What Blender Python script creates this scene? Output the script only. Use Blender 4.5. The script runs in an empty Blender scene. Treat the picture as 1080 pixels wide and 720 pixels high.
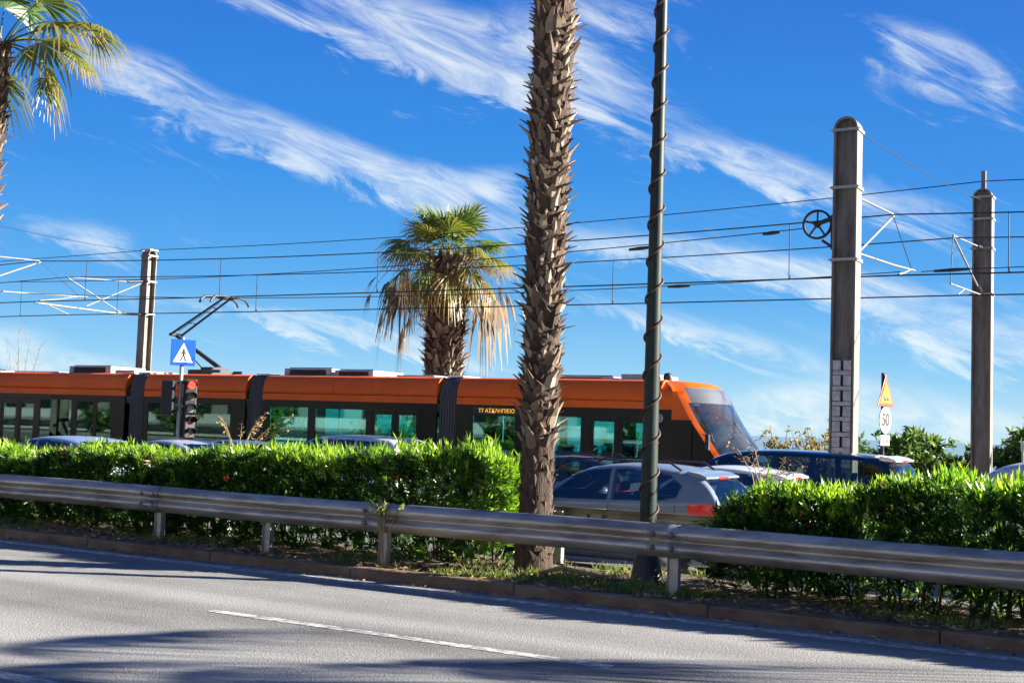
import bpy, bmesh, math, random
import numpy as np
from mathutils import Vector, Matrix, Quaternion
from mathutils.bvhtree import BVHTree

scene = bpy.context.scene
COL = scene.collection
rng = random.Random(7)
nrs = np.random.RandomState(11)
PI = math.pi
ROAD2 = -0.30          # level of the opposite carriageway

# ------------------------------------------------------------------ materials
def node(nt, typ, **kw):
    n = nt.nodes.new(typ)
    for k, v in kw.items():
        if k.startswith('i_'):
            key = k[2:]
            key = int(key) if key.isdigit() else key.replace('_', ' ')
            n.inputs[key].default_value = v
        else:
            setattr(n, k, v)
    return n

def mat(name, col, rough=0.5, metal=0.0, col2=None, scale=8.0, stretch=(1, 1, 1), bump=0.0, bscale=None,
        detail=4.0, spec=0.5, coat=0.0, lo=0.35, hi=0.65, rvar=0.0):
    m = bpy.data.materials.new(name); m.use_nodes = True
    nt = m.node_tree; b = nt.nodes['Principled BSDF']
    b.inputs['Base Color'].default_value = (*col, 1); b.inputs['Roughness'].default_value = rough
    b.inputs['Metallic'].default_value = metal; b.inputs['Specular IOR Level'].default_value = spec
    b.inputs['Coat Weight'].default_value = coat; b.inputs['Coat Roughness'].default_value = 0.04
    if col2 or bump or rvar:
        tc = node(nt, 'ShaderNodeTexCoord'); mp = node(nt, 'ShaderNodeMapping'); mp.inputs['Scale'].default_value = stretch
        nt.links.new(tc.outputs['Object'], mp.inputs['Vector'])
        nz = node(nt, 'ShaderNodeTexNoise', i_Scale=scale, i_Detail=detail, i_Roughness=0.6)
        nt.links.new(mp.outputs[0], nz.inputs['Vector'])
        if col2:
            r = node(nt, 'ShaderNodeValToRGB'); e = r.color_ramp.elements
            e[0].position = lo; e[0].color = (*col, 1); e[1].position = hi; e[1].color = (*col2, 1)
            nt.links.new(nz.outputs['Fac'], r.inputs[0]); nt.links.new(r.outputs[0], b.inputs['Base Color'])
        if rvar:
            mr = node(nt, 'ShaderNodeMapRange'); mr.inputs[3].default_value = max(0, rough - rvar); mr.inputs[4].default_value = min(1, rough + rvar)
            nt.links.new(nz.outputs['Fac'], mr.inputs[0]); nt.links.new(mr.outputs[0], b.inputs['Roughness'])
        if bump:
            n2 = node(nt, 'ShaderNodeTexNoise', i_Scale=bscale or scale * 3, i_Detail=5.0)
            nt.links.new(mp.outputs[0], n2.inputs['Vector'])
            bp = node(nt, 'ShaderNodeBump', i_Strength=bump, i_Distance=0.02)
            nt.links.new(n2.outputs['Fac'], bp.inputs['Height']); nt.links.new(bp.outputs[0], b.inputs['Normal'])
    return m

def leaf_mat(name, ramp, trans=0.45, rough=0.45, tboost=1.6, tint=(1.0, 1.0, 0.6)):
    """leaf: colour picked per leaf from the attribute 'rnd'; lets light through"""
    m = bpy.data.materials.new(name); m.use_nodes = True; nt = m.node_tree
    b = nt.nodes['Principled BSDF']; out = nt.nodes['Material Output']
    at = node(nt, 'ShaderNodeAttribute', attribute_name='rnd')
    r = node(nt, 'ShaderNodeValToRGB'); e = r.color_ramp.elements
    e[0].position = ramp[0][0]; e[0].color = (*ramp[0][1], 1); e[1].position = ramp[-1][0]; e[1].color = (*ramp[-1][1], 1)
    for p, c in ramp[1:-1]:
        x = e.new(p); x.color = (*c, 1)
    nt.links.new(at.outputs['Fac'], r.inputs[0]); nt.links.new(r.outputs[0], b.inputs['Base Color'])
    b.inputs['Roughness'].default_value = rough
    tr = node(nt, 'ShaderNodeBsdfTranslucent')
    mx = node(nt, 'ShaderNodeMix', data_type='RGBA', blend_type='MULTIPLY'); mx.inputs[0].default_value = 1
    nt.links.new(r.outputs[0], mx.inputs[6]); mx.inputs[7].default_value = (tint[0] * tboost, tint[1] * tboost, tint[2] * tboost, 1)
    nt.links.new(mx.outputs[2], tr.inputs['Color'])
    ms = node(nt, 'ShaderNodeMixShader'); ms.inputs[0].default_value = trans
    nt.links.new(b.outputs[0], ms.inputs[1]); nt.links.new(tr.outputs[0], ms.inputs[2]); nt.links.new(ms.outputs[0], out.inputs[0])
    return m

def glass_mat(name, tint, minrefl=0.06, rough=0.02, rc=(1, 1, 1)):
    m = bpy.data.materials.new(name); m.use_nodes = True; nt = m.node_tree
    nt.nodes.remove(nt.nodes['Principled BSDF']); out = nt.nodes['Material Output']
    t = node(nt, 'ShaderNodeBsdfTransparent'); t.inputs[0].default_value = (*tint, 1)
    g = node(nt, 'ShaderNodeBsdfGlossy', i_Roughness=rough); g.inputs[0].default_value = (*rc, 1)
    fr = node(nt, 'ShaderNodeFresnel', i_IOR=1.5)
    ad = node(nt, 'ShaderNodeMath', operation='ADD', use_clamp=True); ad.inputs[1].default_value = minrefl
    nt.links.new(fr.outputs[0], ad.inputs[0])
    ms = node(nt, 'ShaderNodeMixShader'); nt.links.new(ad.outputs[0], ms.inputs[0])
    nt.links.new(t.outputs[0], ms.inputs[1]); nt.links.new(g.outputs[0], ms.inputs[2]); nt.links.new(ms.outputs[0], out.inputs[0])
    return m

def sky_film_glass(name, tint, minrefl, film, film_col):  # pale film painted over the glass in place of reflected sky
    m = glass_mat(name, tint, minrefl); nt = m.node_tree; out = nt.nodes['Material Output']; src = out.inputs[0].links[0].from_socket
    d = node(nt, 'ShaderNodeBsdfDiffuse'); d.inputs[0].default_value = (*film_col, 1)
    tc = node(nt, 'ShaderNodeTexCoord'); nz = node(nt, 'ShaderNodeTexNoise', i_Scale=1.6, i_Detail=6.0); nt.links.new(tc.outputs['Object'], nz.inputs['Vector'])
    mr = node(nt, 'ShaderNodeMapRange'); mr.inputs[1].default_value = .3; mr.inputs[2].default_value = .75; mr.inputs[3].default_value = film * .4; mr.inputs[4].default_value = film * 1.7
    nt.links.new(nz.outputs['Fac'], mr.inputs[0]); ms = node(nt, 'ShaderNodeMixShader'); nt.links.new(mr.outputs[0], ms.inputs[0]); nt.links.new(src, ms.inputs[1]); nt.links.new(d.outputs[0], ms.inputs[2]); nt.links.new(ms.outputs[0], out.inputs[0]); return m

def emit_mat(name, col, s):
    m = mat(name, col, 0.4); b = m.node_tree.nodes['Principled BSDF']
    b.inputs['Emission Color'].default_value = (*col, 1); b.inputs['Emission Strength'].default_value = s
    return m

M = {}
M['galv'] = mat('galvanised', (0.25, 0.225, 0.19), 0.42, 0.55, (0.44, 0.42, 0.385), 2.6, (0.7, 3, 3), 0.2, 16, detail=10, lo=.38, hi=.60, rvar=0.16)
M['galv_post'] = mat('galvanised_post', (0.30, 0.30, 0.29), 0.55, 0.4, (0.40, 0.39, 0.37), 6, bump=0.1)
M['bolt'] = mat('bolt_steel', (0.12, 0.12, 0.12), 0.5, 0.7)
M['concrete_kerb'] = mat('kerb_concrete', (0.11, 0.068, 0.042), 0.95, 0, (0.20, 0.145, 0.10), 5, (0.5, 1, 1), 0.5, 40)
M['steel_pole'] = mat('pole_steel', (0.12, 0.108, 0.092), 0.65, 0.1, (0.24, 0.218, 0.185), 3, (2, 2, 0.4), 0.08, 12)
M['band'] = mat('band_steel', (0.35, 0.33, 0.30), 0.5, 0.5)
M['tube'] = mat('bracket_tube', (0.19, 0.19, 0.185), 0.6, 0.1)
M['dark_steel'] = mat('dark_steel', (0.035, 0.037, 0.04), 0.5, 0.3)
M['wire'] = mat('wire', (0.03, 0.032, 0.035), 0.5, 0.5)
M['insul'] = mat('insulator', (0.018, 0.018, 0.02), 0.35)
M['lamp_post'] = mat('lamp_post_paint', (0.011, 0.020, 0.018), 0.5, 0.0, (0.020, 0.033, 0.030), 4, (3, 3, 0.5), 0.05, 20, spec=.25)
M['cable'] = mat('wrapped_cable', (0.075, 0.036, 0.022), 0.7)
M['black'] = mat('matt_black', (0.012, 0.012, 0.014), 0.55)
M['rubber'] = mat('rubber', (0.02, 0.02, 0.021), 0.8, bump=0.1)
M['white'] = mat('white_paint', (0.78, 0.78, 0.76), 0.5, 0, (0.68, 0.68, 0.66), 6)
M['trunk'] = mat('palm_trunk', (0.030, 0.019, 0.013), 0.95, 0, (0.085, 0.056, 0.038), 9, (3, 3, 0.35), 0.9, 30)
M['stem'] = mat('stem_bark', (0.06, 0.04, 0.025), 0.9)
M['bark'] = mat('bark', (0.15, 0.12, 0.09), 0.9, 0, (0.22, 0.18, 0.14), 10, bump=0.3)
M['boot'] = leaf_mat('palm_boot', [(0, (0.030, 0.019, 0.013)), (0.4, (0.10, 0.063, 0.042)), (0.75, (0.18, 0.128, 0.09)), (1, (0.35, 0.28, 0.21))], 0.03, 0.85)
M['frond'] = leaf_mat('palm_frond', [(0, (0.025, 0.055, 0.012)), (0.45, (0.07, 0.13, 0.025)), (0.75, (0.15, 0.165, 0.03)), (1, (0.24, 0.17, 0.05))], 0.35, 0.4)
M['dry'] = leaf_mat('dry_frond', [(0, (0.07, 0.045, 0.028)), (0.5, (0.19, 0.125, 0.07)), (1, (0.40, 0.27, 0.13))], 0.2, 0.8, 1.1)
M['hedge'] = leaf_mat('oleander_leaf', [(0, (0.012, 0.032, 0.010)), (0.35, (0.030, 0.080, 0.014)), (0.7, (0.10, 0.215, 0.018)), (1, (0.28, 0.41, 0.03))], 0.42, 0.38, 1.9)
M['grass'] = leaf_mat('grass_blade', [(0, (0.05, 0.10, 0.015)), (0.55, (0.13, 0.20, 0.03)), (1, (0.38, 0.30, 0.10))], 0.4, 0.6)
M['litter'] = leaf_mat('leaf_litter', [(0, (0.09, 0.05, 0.03)), (0.5, (0.24, 0.15, 0.07)), (1, (0.45, 0.33, 0.16))], 0.1, 0.9)
M['bushleaf'] = leaf_mat('bush_leaf', [(0, (0.02, 0.05, 0.015)), (0.5, (0.06, 0.13, 0.025)), (1, (0.20, 0.28, 0.05))], 0.35, 0.5)
M['dryleaf'] = leaf_mat('scrub_leaf', [(0, (0.12, 0.11, 0.035)), (0.5, (0.24, 0.19, 0.06)), (1, (0.36, 0.24, 0.09))], 0.3, 0.7)
M['orange'] = mat('tram_orange', (0.76, 0.125, 0.010), 0.50, 0.0, (0.70, 0.11, 0.009), 1.2, spec=0.25)
M['tram_black'] = mat('tram_black_gloss', (0.006, 0.007, 0.009), 0.2, spec=0.18)
M['tram_skirt'] = mat('tram_skirt', (0.05, 0.05, 0.055), 0.4)
M['tram_roof'] = mat('tram_roof_grey', (0.40, 0.41, 0.42), 0.55, 0, (0.30, 0.31, 0.32), 3)
M['bellows'] = mat('bellows_fabric', (0.085, 0.085, 0.088), 0.8, spec=.2)
M['bellows_fold'] = mat('bellows_fold', (0.012, 0.012, 0.014), 0.8)
M['bellows_cap'] = mat('bellows_cap', (0.72, 0.72, 0.70), 0.5)
M['interior'] = mat('tram_interior', (0.55, 0.56, 0.56), 0.6)
M['seat'] = mat('tram_seat', (0.03, 0.10, 0.12), 0.7)
M['grab'] = mat('grab_pole', (0.65, 0.50, 0.10), 0.3)
M['tram_glass'] = glass_mat('tram_glass', (0.36, 0.78, 0.76), 0.05, rc=(.6, .95, .88))
M['wind_glass'] = sky_film_glass('tram_windscreen_glass', (0.62, 0.78, 0.80), 0.22, .055, (.42, .52, .56))  # windscreen's sky reflection put in as a pale diffuse film
M['car_glass'] = glass_mat('car_glass', (0.50, 0.60, 0.60), 0.05)
M['tyre'] = mat('tyre', (0.018, 0.018, 0.018), 0.85)
M['rim'] = mat('rim_alloy', (0.5, 0.5, 0.5), 0.35, 0.7)
M['red_lens'] = mat('red_lens', (0.80, 0.015, 0.02), 0.15, coat=0.4)
M['clear_lens'] = mat('clear_lens', (0.65, 0.67, 0.68), 0.1, coat=0.5)
M['plate'] = mat('number_plate', (0.75, 0.75, 0.72), 0.5)
M['sign_blue'] = mat('sign_blue', (0.005, 0.075, 0.46), 0.6, spec=.15)
M['sign_red'] = mat('sign_red', (0.65, 0.05, 0.012), 0.4)
M['sign_yellow'] = mat('sign_yellow', (0.85, 0.45, 0.01), 0.4)
M['sign_white'] = mat('sign_white', (0.52, 0.52, 0.52), 0.6, spec=.2)
M['sign_black'] = mat('sign_black', (0.01, 0.01, 0.01), 0.5)
M['red_lamp'] = emit_mat('red_lamp', (0.9, 0.02, 0.01), 2.5)
M['amber_led'] = emit_mat('amber_led', (0.85, 0.42, 0.05), 0.28)
M['poster'] = mat('pale_plate', (0.34, 0.345, 0.35), 0.7, 0, (0.54, 0.54, 0.53), 9, detail=8)
M['paper'] = mat('crumpled_paper', (0.78, 0.78, 0.8), 0.7)

# ------------------------------------------------------------------ mesh builder
OFF = {}
def off(p):
    return OFF.get(p.name, Vector((0, 0, 0))) if p is not None else Vector((0, 0, 0))

class MB:
    def __init__(s): s.v = []; s.f = []; s.m = []; s.sm = []; s.cur = 0; s.smooth = False; s.r = None
    def _add(s, vs, fs, smooth=None):
        o = len(s.v); s.v += [tuple(x) for x in vs]
        for f in fs:
            s.f.append([i + o for i in f]); s.m.append(s.cur); s.sm.append(s.smooth if smooth is None else smooth)
    def box(s, a, b):
        x0, y0, z0 = a; x1, y1, z1 = b
        s._add([(x0,y0,z0),(x1,y0,z0),(x1,y1,z0),(x0,y1,z0),(x0,y0,z1),(x1,y0,z1),(x1,y1,z1),(x0,y1,z1)],
               [(0,3,2,1),(4,5,6,7),(0,1,5,4),(1,2,6,5),(2,3,7,6),(3,0,4,7)], False); return s
    def tube(s, pts, r, n=10, cap=True):
        pts = [Vector(p) for p in pts]; rs = list(r) if hasattr(r, '__len__') else [r] * len(pts)
        vs = []; up = None
        for i, p in enumerate(pts):
            t = (pts[min(i + 1, len(pts) - 1)] - pts[max(i - 1, 0)]).normalized()
            if up is None:
                up = t.cross(Vector((0, 0, 1)) if abs(t.z) < 0.9 else Vector((1, 0, 0))).normalized()
            up = (up - t * up.dot(t)).normalized(); w = t.cross(up)
            for k in range(n):
                a = 2 * PI * k / n; vs.append(p + (up * math.cos(a) + w * math.sin(a)) * rs[i])
        fs = [(i*n+k, i*n+(k+1) % n, (i+1)*n+(k+1) % n, (i+1)*n+k) for i in range(len(pts)-1) for k in range(n)]
        s._add(vs, fs, True)
        if cap:
            s._add(vs[:n], [tuple(range(n - 1, -1, -1))], False); s._add(vs[-n:], [tuple(range(n))], False)
        return s
    def prism(s, poly, d0, d1, plane='xz'):
        """polygon in a plane, extruded along the third axis from d0 to d1"""
        def P(a, b, d): return {'xz': (a, d, b), 'yz': (d, a, b), 'xy': (a, b, d)}[plane]
        n = len(poly); vs = [P(a, b, d0) for a, b in poly] + [P(a, b, d1) for a, b in poly]
        fs = [tuple(range(n - 1, -1, -1)), tuple(range(n, 2 * n))] + [(i, (i+1) % n, n+(i+1) % n, n+i) for i in range(n)]
        s._add(vs, fs, False); return s
    def sweep(s, prof, x0, x1, smooth=True, closed=False, wob=None):
        """profile in (y,z), extruded along X"""
        n = len(prof); xs = [x0 + (x1 - x0) * i / (wob[0] if wob else 1) for i in range((wob[0] if wob else 1) + 1)]
        vs = []
        for x in xs:
            dy, dz = wob[1](x) if wob else (0, 0)
            vs += [(x, y + dy, z + dz) for y, z in prof]
        fs = []
        for i in range(len(xs) - 1):
            for k in range(n if closed else n - 1):
                fs.append((i*n+k, i*n+(k+1) % n, (i+1)*n+(k+1) % n, (i+1)*n+k))
        s._add(vs, fs, smooth)
        if closed: s._add(vs[:n], [tuple(range(n-1, -1, -1))], False); s._add(vs[-n:], [tuple(range(n))], False)
        return s
    def lathe(s, prof, c=(0, 0, 0), n=20, axis='z'):
        vs = []
        for r, h in prof:
            for k in range(n):
                a = 2 * PI * k / n; u, w = r * math.cos(a), r * math.sin(a)
                p = {'z': (u, w, h), 'y': (u, h, w), 'x': (h, u, w)}[axis]
                vs.append((p[0]+c[0], p[1]+c[1], p[2]+c[2]))
        s._add(vs, [(i*n+k, i*n+(k+1) % n, (i+1)*n+(k+1) % n, (i+1)*n+k) for i in range(len(prof)-1) for k in range(n)], True)
        return s
    def sphere(s, c, r, n=10):
        prof = [(max(1e-4, r * math.sin(PI * i / n)), -r * math.cos(PI * i / n)) for i in range(n + 1)]
        return s.lathe(prof, c, n * 2)
    def build(s, name, mats, parent=None, bevel=0.0, world=True):
        o_ = off(parent) if world else Vector((0, 0, 0))
        me = bpy.data.meshes.new(name)
        me.from_pydata([(x - o_.x, y - o_.y, z - o_.z) for x, y, z in s.v], [], s.f)
        mats = mats if isinstance(mats, (list, tuple)) else [mats]
        for m in mats: me.materials.append(m)
        me.polygons.foreach_set('material_index', s.m); me.polygons.foreach_set('use_smooth', s.sm)
        me.update()
        ob = bpy.data.objects.new(name, me); COL.objects.link(ob)
        if parent is not None: ob.parent = parent
        OFF[ob.name] = o_
        if bevel:
            md = ob.modifiers.new('edge', 'BEVEL'); md.width = bevel; md.segments = 2; md.limit_method = 'ANGLE'; md.angle_limit = math.radians(40)
        return ob

def np_mesh(name, verts, quads, rnd, m, parent=None, world=True):
    """fast quad mesh with one 'rnd' value per face"""
    verts = np.asarray(verts, dtype=np.float32).reshape(-1, 3).copy(); quads = np.asarray(quads, dtype=np.int32).reshape(-1, 4)
    o_ = off(parent) if world else Vector((0, 0, 0)); verts -= np.array(o_, dtype=np.float32)
    me = bpy.data.meshes.new(name); me.vertices.add(len(verts)); me.vertices.foreach_set('co', verts.ravel())
    me.loops.add(quads.size); me.loops.foreach_set('vertex_index', quads.ravel())
    me.polygons.add(len(quads)); me.polygons.foreach_set('loop_start', np.arange(0, quads.size, 4, dtype=np.int32))
    try: me.polygons.foreach_set('loop_total', np.full(len(quads), 4, dtype=np.int32))
    except Exception: pass
    me.update(calc_edges=True)
    a = me.attributes.new('rnd', 'FLOAT', 'FACE'); a.data.foreach_set('value', np.asarray(rnd, dtype=np.float32))
    me.materials.append(m); me.validate()
    ob = bpy.data.objects.new(name, me); COL.objects.link(ob)
    if parent is not None: ob.parent = parent
    OFF[ob.name] = o_
    return ob

class QB:
    """collects quads with a random value each"""
    def __init__(s): s.v = []; s.q = []; s.r = []
    def quad(s, a, b, c, d, r):
        o = len(s.v); s.v += [tuple(a), tuple(b), tuple(c), tuple(d)]; s.q.append((o, o+1, o+2, o+3)); s.r.append(r)
    def build(s, name, m, parent=None, world=True): return np_mesh(name, s.v, s.q, s.r, m, parent, world)

def thing(name, label, cat, loc=(0, 0, 0), rz=0.0, group=None):
    o = bpy.data.objects.new(name, None); COL.objects.link(o); o.location = loc; o.rotation_euler = (0, 0, rz)
    o.empty_display_size = 0.2; OFF[o.name] = Vector(loc); tag(o, label, cat, group); return o
def tag(o, label, cat, group=None):
    o['label'] = label; o['category'] = cat
    if group: o['group'] = group
    return o
def kind(o, k): o['kind'] = k; return o
def dup(root, loc, label, name=None):
    r = root.copy(); COL.objects.link(r); r.location = loc; r['label'] = label; OFF[r.name] = Vector(loc)
    def rec(src, dst):
        for ch in list(src.children):
            c = ch.copy(); COL.objects.link(c); c.parent = dst; rec(ch, c)
    rec(root, r); return r
def text(name, body, size, m, parent, loc, rot, ext=0.002, align='CENTER', bold=0.0):
    c = bpy.data.curves.new(name, 'FONT'); c.body = body; c.size = size; c.extrude = ext; c.align_x = align; c.align_y = 'CENTER'
    c.materials.append(m); c.offset = bold
    tmp = bpy.data.objects.new(name, c); COL.objects.link(tmp); dg = bpy.context.evaluated_depsgraph_get()
    me = bpy.data.meshes.new_from_object(tmp.evaluated_get(dg)); bpy.data.objects.remove(tmp); me.materials.clear(); me.materials.append(m)
    o = bpy.data.objects.new(name, me); COL.objects.link(o); o.parent = parent; o.location = loc; o.rotation_euler = rot
    return o
# ------------------------------------------------------------------ world and light
SUN_EL = math.radians(21); SUN_AZ = (0.866, 0.5)
EXPOSURE = 2.12
w = bpy.data.worlds.new('World'); scene.world = w; w.use_nodes = True
nt = w.node_tree; L = nt.links; bg = nt.nodes['Background']; bg.inputs['Strength'].default_value = 0.05
def mth(op, a, b=None, c=None, clamp=False):
    n = node(nt, 'ShaderNodeMath', operation=op, use_clamp=clamp)
    for i, x in enumerate((a, b, c)):
        if x is None: continue
        if isinstance(x, (int, float)): n.inputs[i].default_value = x
        else: L.new(x, n.inputs[i])
    return n.outputs[0]
sky = node(nt, 'ShaderNodeTexSky', sky_type='NISHITA', sun_disc=False)
sky.sun_elevation = SUN_EL; sky.sun_rotation = math.radians(60); sky.altitude = 0; sky.air_density = 1.0; sky.dust_density = 0.35; sky.ozone_density = 2.2
tc = node(nt, 'ShaderNodeTexCoord')
def dotv(vec):
    n = node(nt, 'ShaderNodeVectorMath', operation='DOT_PRODUCT'); L.new(tc.outputs['Generated'], n.inputs[0]); n.inputs[1].default_value = vec; return n.outputs['Value']
fw = mth('MAXIMUM', dotv((-0.5, 0.866, 0)), 0.12)
uu = mth('DIVIDE', dotv((0.866, 0.5, 0)), fw); vv = mth('DIVIDE', dotv((0, 0, 1)), fw)
# domain-warped, streaky cirrus noise, laid out by direction in the sky
ANG = math.radians(-20)
def rot_uv(u, v, a): return (mth('ADD', mth('MULTIPLY', u, math.cos(a)), mth('MULTIPLY', v, math.sin(a))),
                             mth('ADD', mth('MULTIPLY', u, -math.sin(a)), mth('MULTIPLY', v, math.cos(a))))
cu, cv = rot_uv(uu, vv, ANG)
def noise(su, sv, scale, detail, rough, dist, seed):
    cb = node(nt, 'ShaderNodeCombineXYZ'); L.new(mth('MULTIPLY', cu, su), cb.inputs[0]); L.new(mth('MULTIPLY', cv, sv), cb.inputs[1]); cb.inputs[2].default_value = seed
    n = node(nt, 'ShaderNodeTexNoise', i_Scale=scale, i_Detail=detail, i_Roughness=rough, i_Distortion=dist); L.new(cb.outputs[0], n.inputs['Vector']); return n.outputs['Fac']
n1 = noise(4.0, 15.0, 2.4, 10, 0.66, 1.1, 1.3)
n2 = noise(11.0, 52.0, 2.0, 8, 0.68, 0.8, 4.1)
n3 = noise(2.0, 4.0, 2.0, 4, 0.5, 0.4, 7.7)
nn = mth('ADD', mth('MULTIPLY', n1, 0.82), mth('MULTIPLY', n2, 0.18))
STREAKS = [  # u, v, half length, half width, angle(deg), strength
    (-0.130, 0.335, 0.20, 0.030, -16, 1.25), (-0.040, 0.305, 0.16, 0.030, -13, 1.2), (0.060, 0.335, 0.11, 0.040, 14, 1.1), (0.010, 0.275, 0.10, 0.016, -12, 0.7),
    (-0.300, 0.262, 0.07, 0.024, -32, 1.15), (-0.210, 0.236, 0.16, 0.020, -22, 1.35), (-0.110, 0.200, 0.12, 0.020, -14, 1.3), (-0.025, 0.203, 0.07, 0.014, 8, 1.0),
    (0.165, 0.226, 0.07, 0.018, -4, 1.35), (0.235, 0.212, 0.06, 0.014, -16, 1.2), (0.340, 0.325, 0.055, 0.016, -18, 1.45), (0.385, 0.298, 0.045, 0.020, -50, 1.3), (0.33, 0.30, 0.03, 0.03, 60, 0.8),
    (-0.350, 0.142, 0.045, 0.016, -14, 1.15), (-0.180, 0.078, 0.14, 0.010, -8, 1.3), (-0.10, 0.066, 0.08, 0.012, -12, 1.1),
    (0.160, 0.083, 0.11, 0.013, -14, 1.35), (0.330, 0.188, 0.10, 0.022, -5, 1.05), (0.10, 0.150, 0.12, 0.014, -6, 0.9), (0.300, 0.112, 0.17, 0.024, -12, 1.35), (0.38, 0.075, 0.10, 0.02, -4, 1.1), (0.25, 0.135, 0.12, 0.014, -8, 0.9),
    (0.245, 0.028, 0.07, 0.020, 4, 1.5), (0.37, 0.02, 0.10, 0.016, -3, 1.1), (-0.396, 0.048, 0.040, 0.022, 0, 1.8), (-0.33, 0.036, 0.06, 0.012, 0, 1.3), (-0.06, 0.02, 0.2, 0.012, 0, 0.8),
    (0.75, 0.25, 0.25, 0.05, -15, 1.0), (-0.85, 0.2, 0.3, 0.05, -12, 1.0), (-0.7, 0.35, 0.25, 0.05, -20, 0.9), (0.6, 0.1, 0.2, 0.03, -8, 0.8)]
wu = mth('MULTIPLY', mth('SUBTRACT', n3, 0.5), 0.12); wv = mth('MULTIPLY', mth('SUBTRACT', n1, 0.5), 0.055)
total = None
for (u0, v0, a, b, ang, st) in STREAKS:
    du = mth('ADD', mth('SUBTRACT', uu, u0), wu); dv = mth('ADD', mth('SUBTRACT', vv, v0), wv)
    ru, rv = rot_uv(du, dv, math.radians(ang))
    d2 = mth('ADD', mth('POWER', mth('ABSOLUTE', mth('DIVIDE', ru, a)), 2.0), mth('POWER', mth('ABSOLUTE', mth('DIVIDE', rv, b)), 2.0))
    g = mth('MULTIPLY', mth('EXPONENT', mth('MULTIPLY', d2, -1.0)), st)
    total = g if total is None else mth('ADD', total, g)
dens = mth('ADD', mth('MULTIPLY', mth('MINIMUM', total, 1.35), 0.66), mth('MULTIPLY', mth('SUBTRACT', nn, 0.5), 2.7))
ss = node(nt, 'ShaderNodeMapRange', interpolation_type='SMOOTHSTEP'); L.new(dens, ss.inputs[0]); ss.inputs[1].default_value = 0.26; ss.inputs[2].default_value = 1.55; ss.inputs[4].default_value = 0.86
upm = mth('MULTIPLY', mth('ADD', vv, 0.01), 60.0, clamp=True)
cl = mth('MULTIPLY', ss.outputs[0], upm)
# deep Mediterranean blue: the sky model graded by elevation
vn = mth('MULTIPLY', vv, 1.6, clamp=True)
rp = node(nt, 'ShaderNodeValToRGB'); e = rp.color_ramp.elements
K = 0.86
e[0].position = 0.0; e[0].color = (2.9 * K, 4.3 * K, 5.2 * K, 1); e[1].position = 1.0; e[1].color = (0.03 * K, 0.48 * K, 2.3 * K, 1)
for p_, c_ in ((0.08, (1.25, 3.15, 5.0)), (0.18, (0.34, 2.08, 4.7)), (0.34, (0.06, 1.38, 4.3)), (0.55, (0.04, 0.95, 3.8))):
    x_ = e.new(p_); x_.color = (c_[0] * K, c_[1] * K, c_[2] * K, 1)
L.new(vn, rp.inputs[0])
mixs = node(nt, 'ShaderNodeMix', data_type='RGBA'); mixs.inputs[0].default_value = 0.9
L.new(sky.outputs[0], mixs.inputs[6]); L.new(rp.outputs[0], mixs.inputs[7])
mixc = node(nt, 'ShaderNodeMix', data_type='RGBA'); L.new(cl, mixc.inputs[0]); L.new(mixs.outputs[2], mixc.inputs[6]); mixc.inputs[7].default_value = (4.4, 4.7, 4.65, 1)
L.new(mixc.outputs[2], bg.inputs['Color'])

sd = bpy.data.lights.new('sun', 'SUN'); sd.energy = 5.0; sd.angle = math.radians(0.5); sd.color = (1.0, 0.93, 0.82)
so = bpy.data.objects.new('sun', sd); COL.objects.link(so)
sv = Vector((SUN_AZ[0] * math.cos(SUN_EL), SUN_AZ[1] * math.cos(SUN_EL), math.sin(SUN_EL)))
so.rotation_euler = sv.to_track_quat('Z', 'Y').to_euler(); so.location = (30, 30, 30)

# ------------------------------------------------------------------ camera
cd = bpy.data.cameras.new('camera'); co = bpy.data.objects.new('camera', cd); COL.objects.link(co); scene.camera = co
cd.lens = 36 * 1300 / 1080; cd.sensor_width = 36; cd.clip_end = 6000; cd.clip_start = 0.1
pt, ro = math.atan(90 / 1300), math.atan(0.035)
R0 = Vector((math.cos(PI/6), math.sin(PI/6), 0)); H0 = Vector((-0.5, math.cos(PI/6), 0))
Fw = H0 * math.cos(pt) + Vector((0, 0, 1)) * math.sin(pt); U0 = R0.cross(Fw)
Rr = R0 * math.cos(ro) + U0 * math.sin(ro); Uu = U0 * math.cos(ro) - R0 * math.sin(ro)
mw = Matrix((( Rr.x, Uu.x, -Fw.x, 0), (Rr.y, Uu.y, -Fw.y, 0), (Rr.z, Uu.z, -Fw.z, 1.64), (0, 0, 0, 1)))
co.matrix_world = mw
scene.view_settings.view_transform = 'Standard'; scene.view_settings.look = 'None'; scene.view_settings.gamma = 1
scene.view_settings.exposure = EXPOSURE; scene.view_settings.use_curve_mapping = False
scene.cycles.max_bounces = 8; scene.cycles.transparent_max_bounces = 24; scene.cycles.use_denoising = True

# ------------------------------------------------------------------ ground, roads, verge
def sheet(name, x0, y0, x1, y1, z, m, nx=1, ny=1):
    me = bpy.data.meshes.new(name); vs = []; fs = []
    for j in range(ny + 1):
        for i in range(nx + 1): vs.append((x0 + (x1-x0)*i/nx, y0 + (y1-y0)*j/ny, z))
    for j in range(ny):
        for i in range(nx): a = j*(nx+1)+i; fs.append((a, a+1, a+nx+2, a+nx+1))
    me.from_pydata(vs, [], fs); me.materials.append(m); o = bpy.data.objects.new(name, me); COL.objects.link(o); return kind(o, 'structure')

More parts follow.
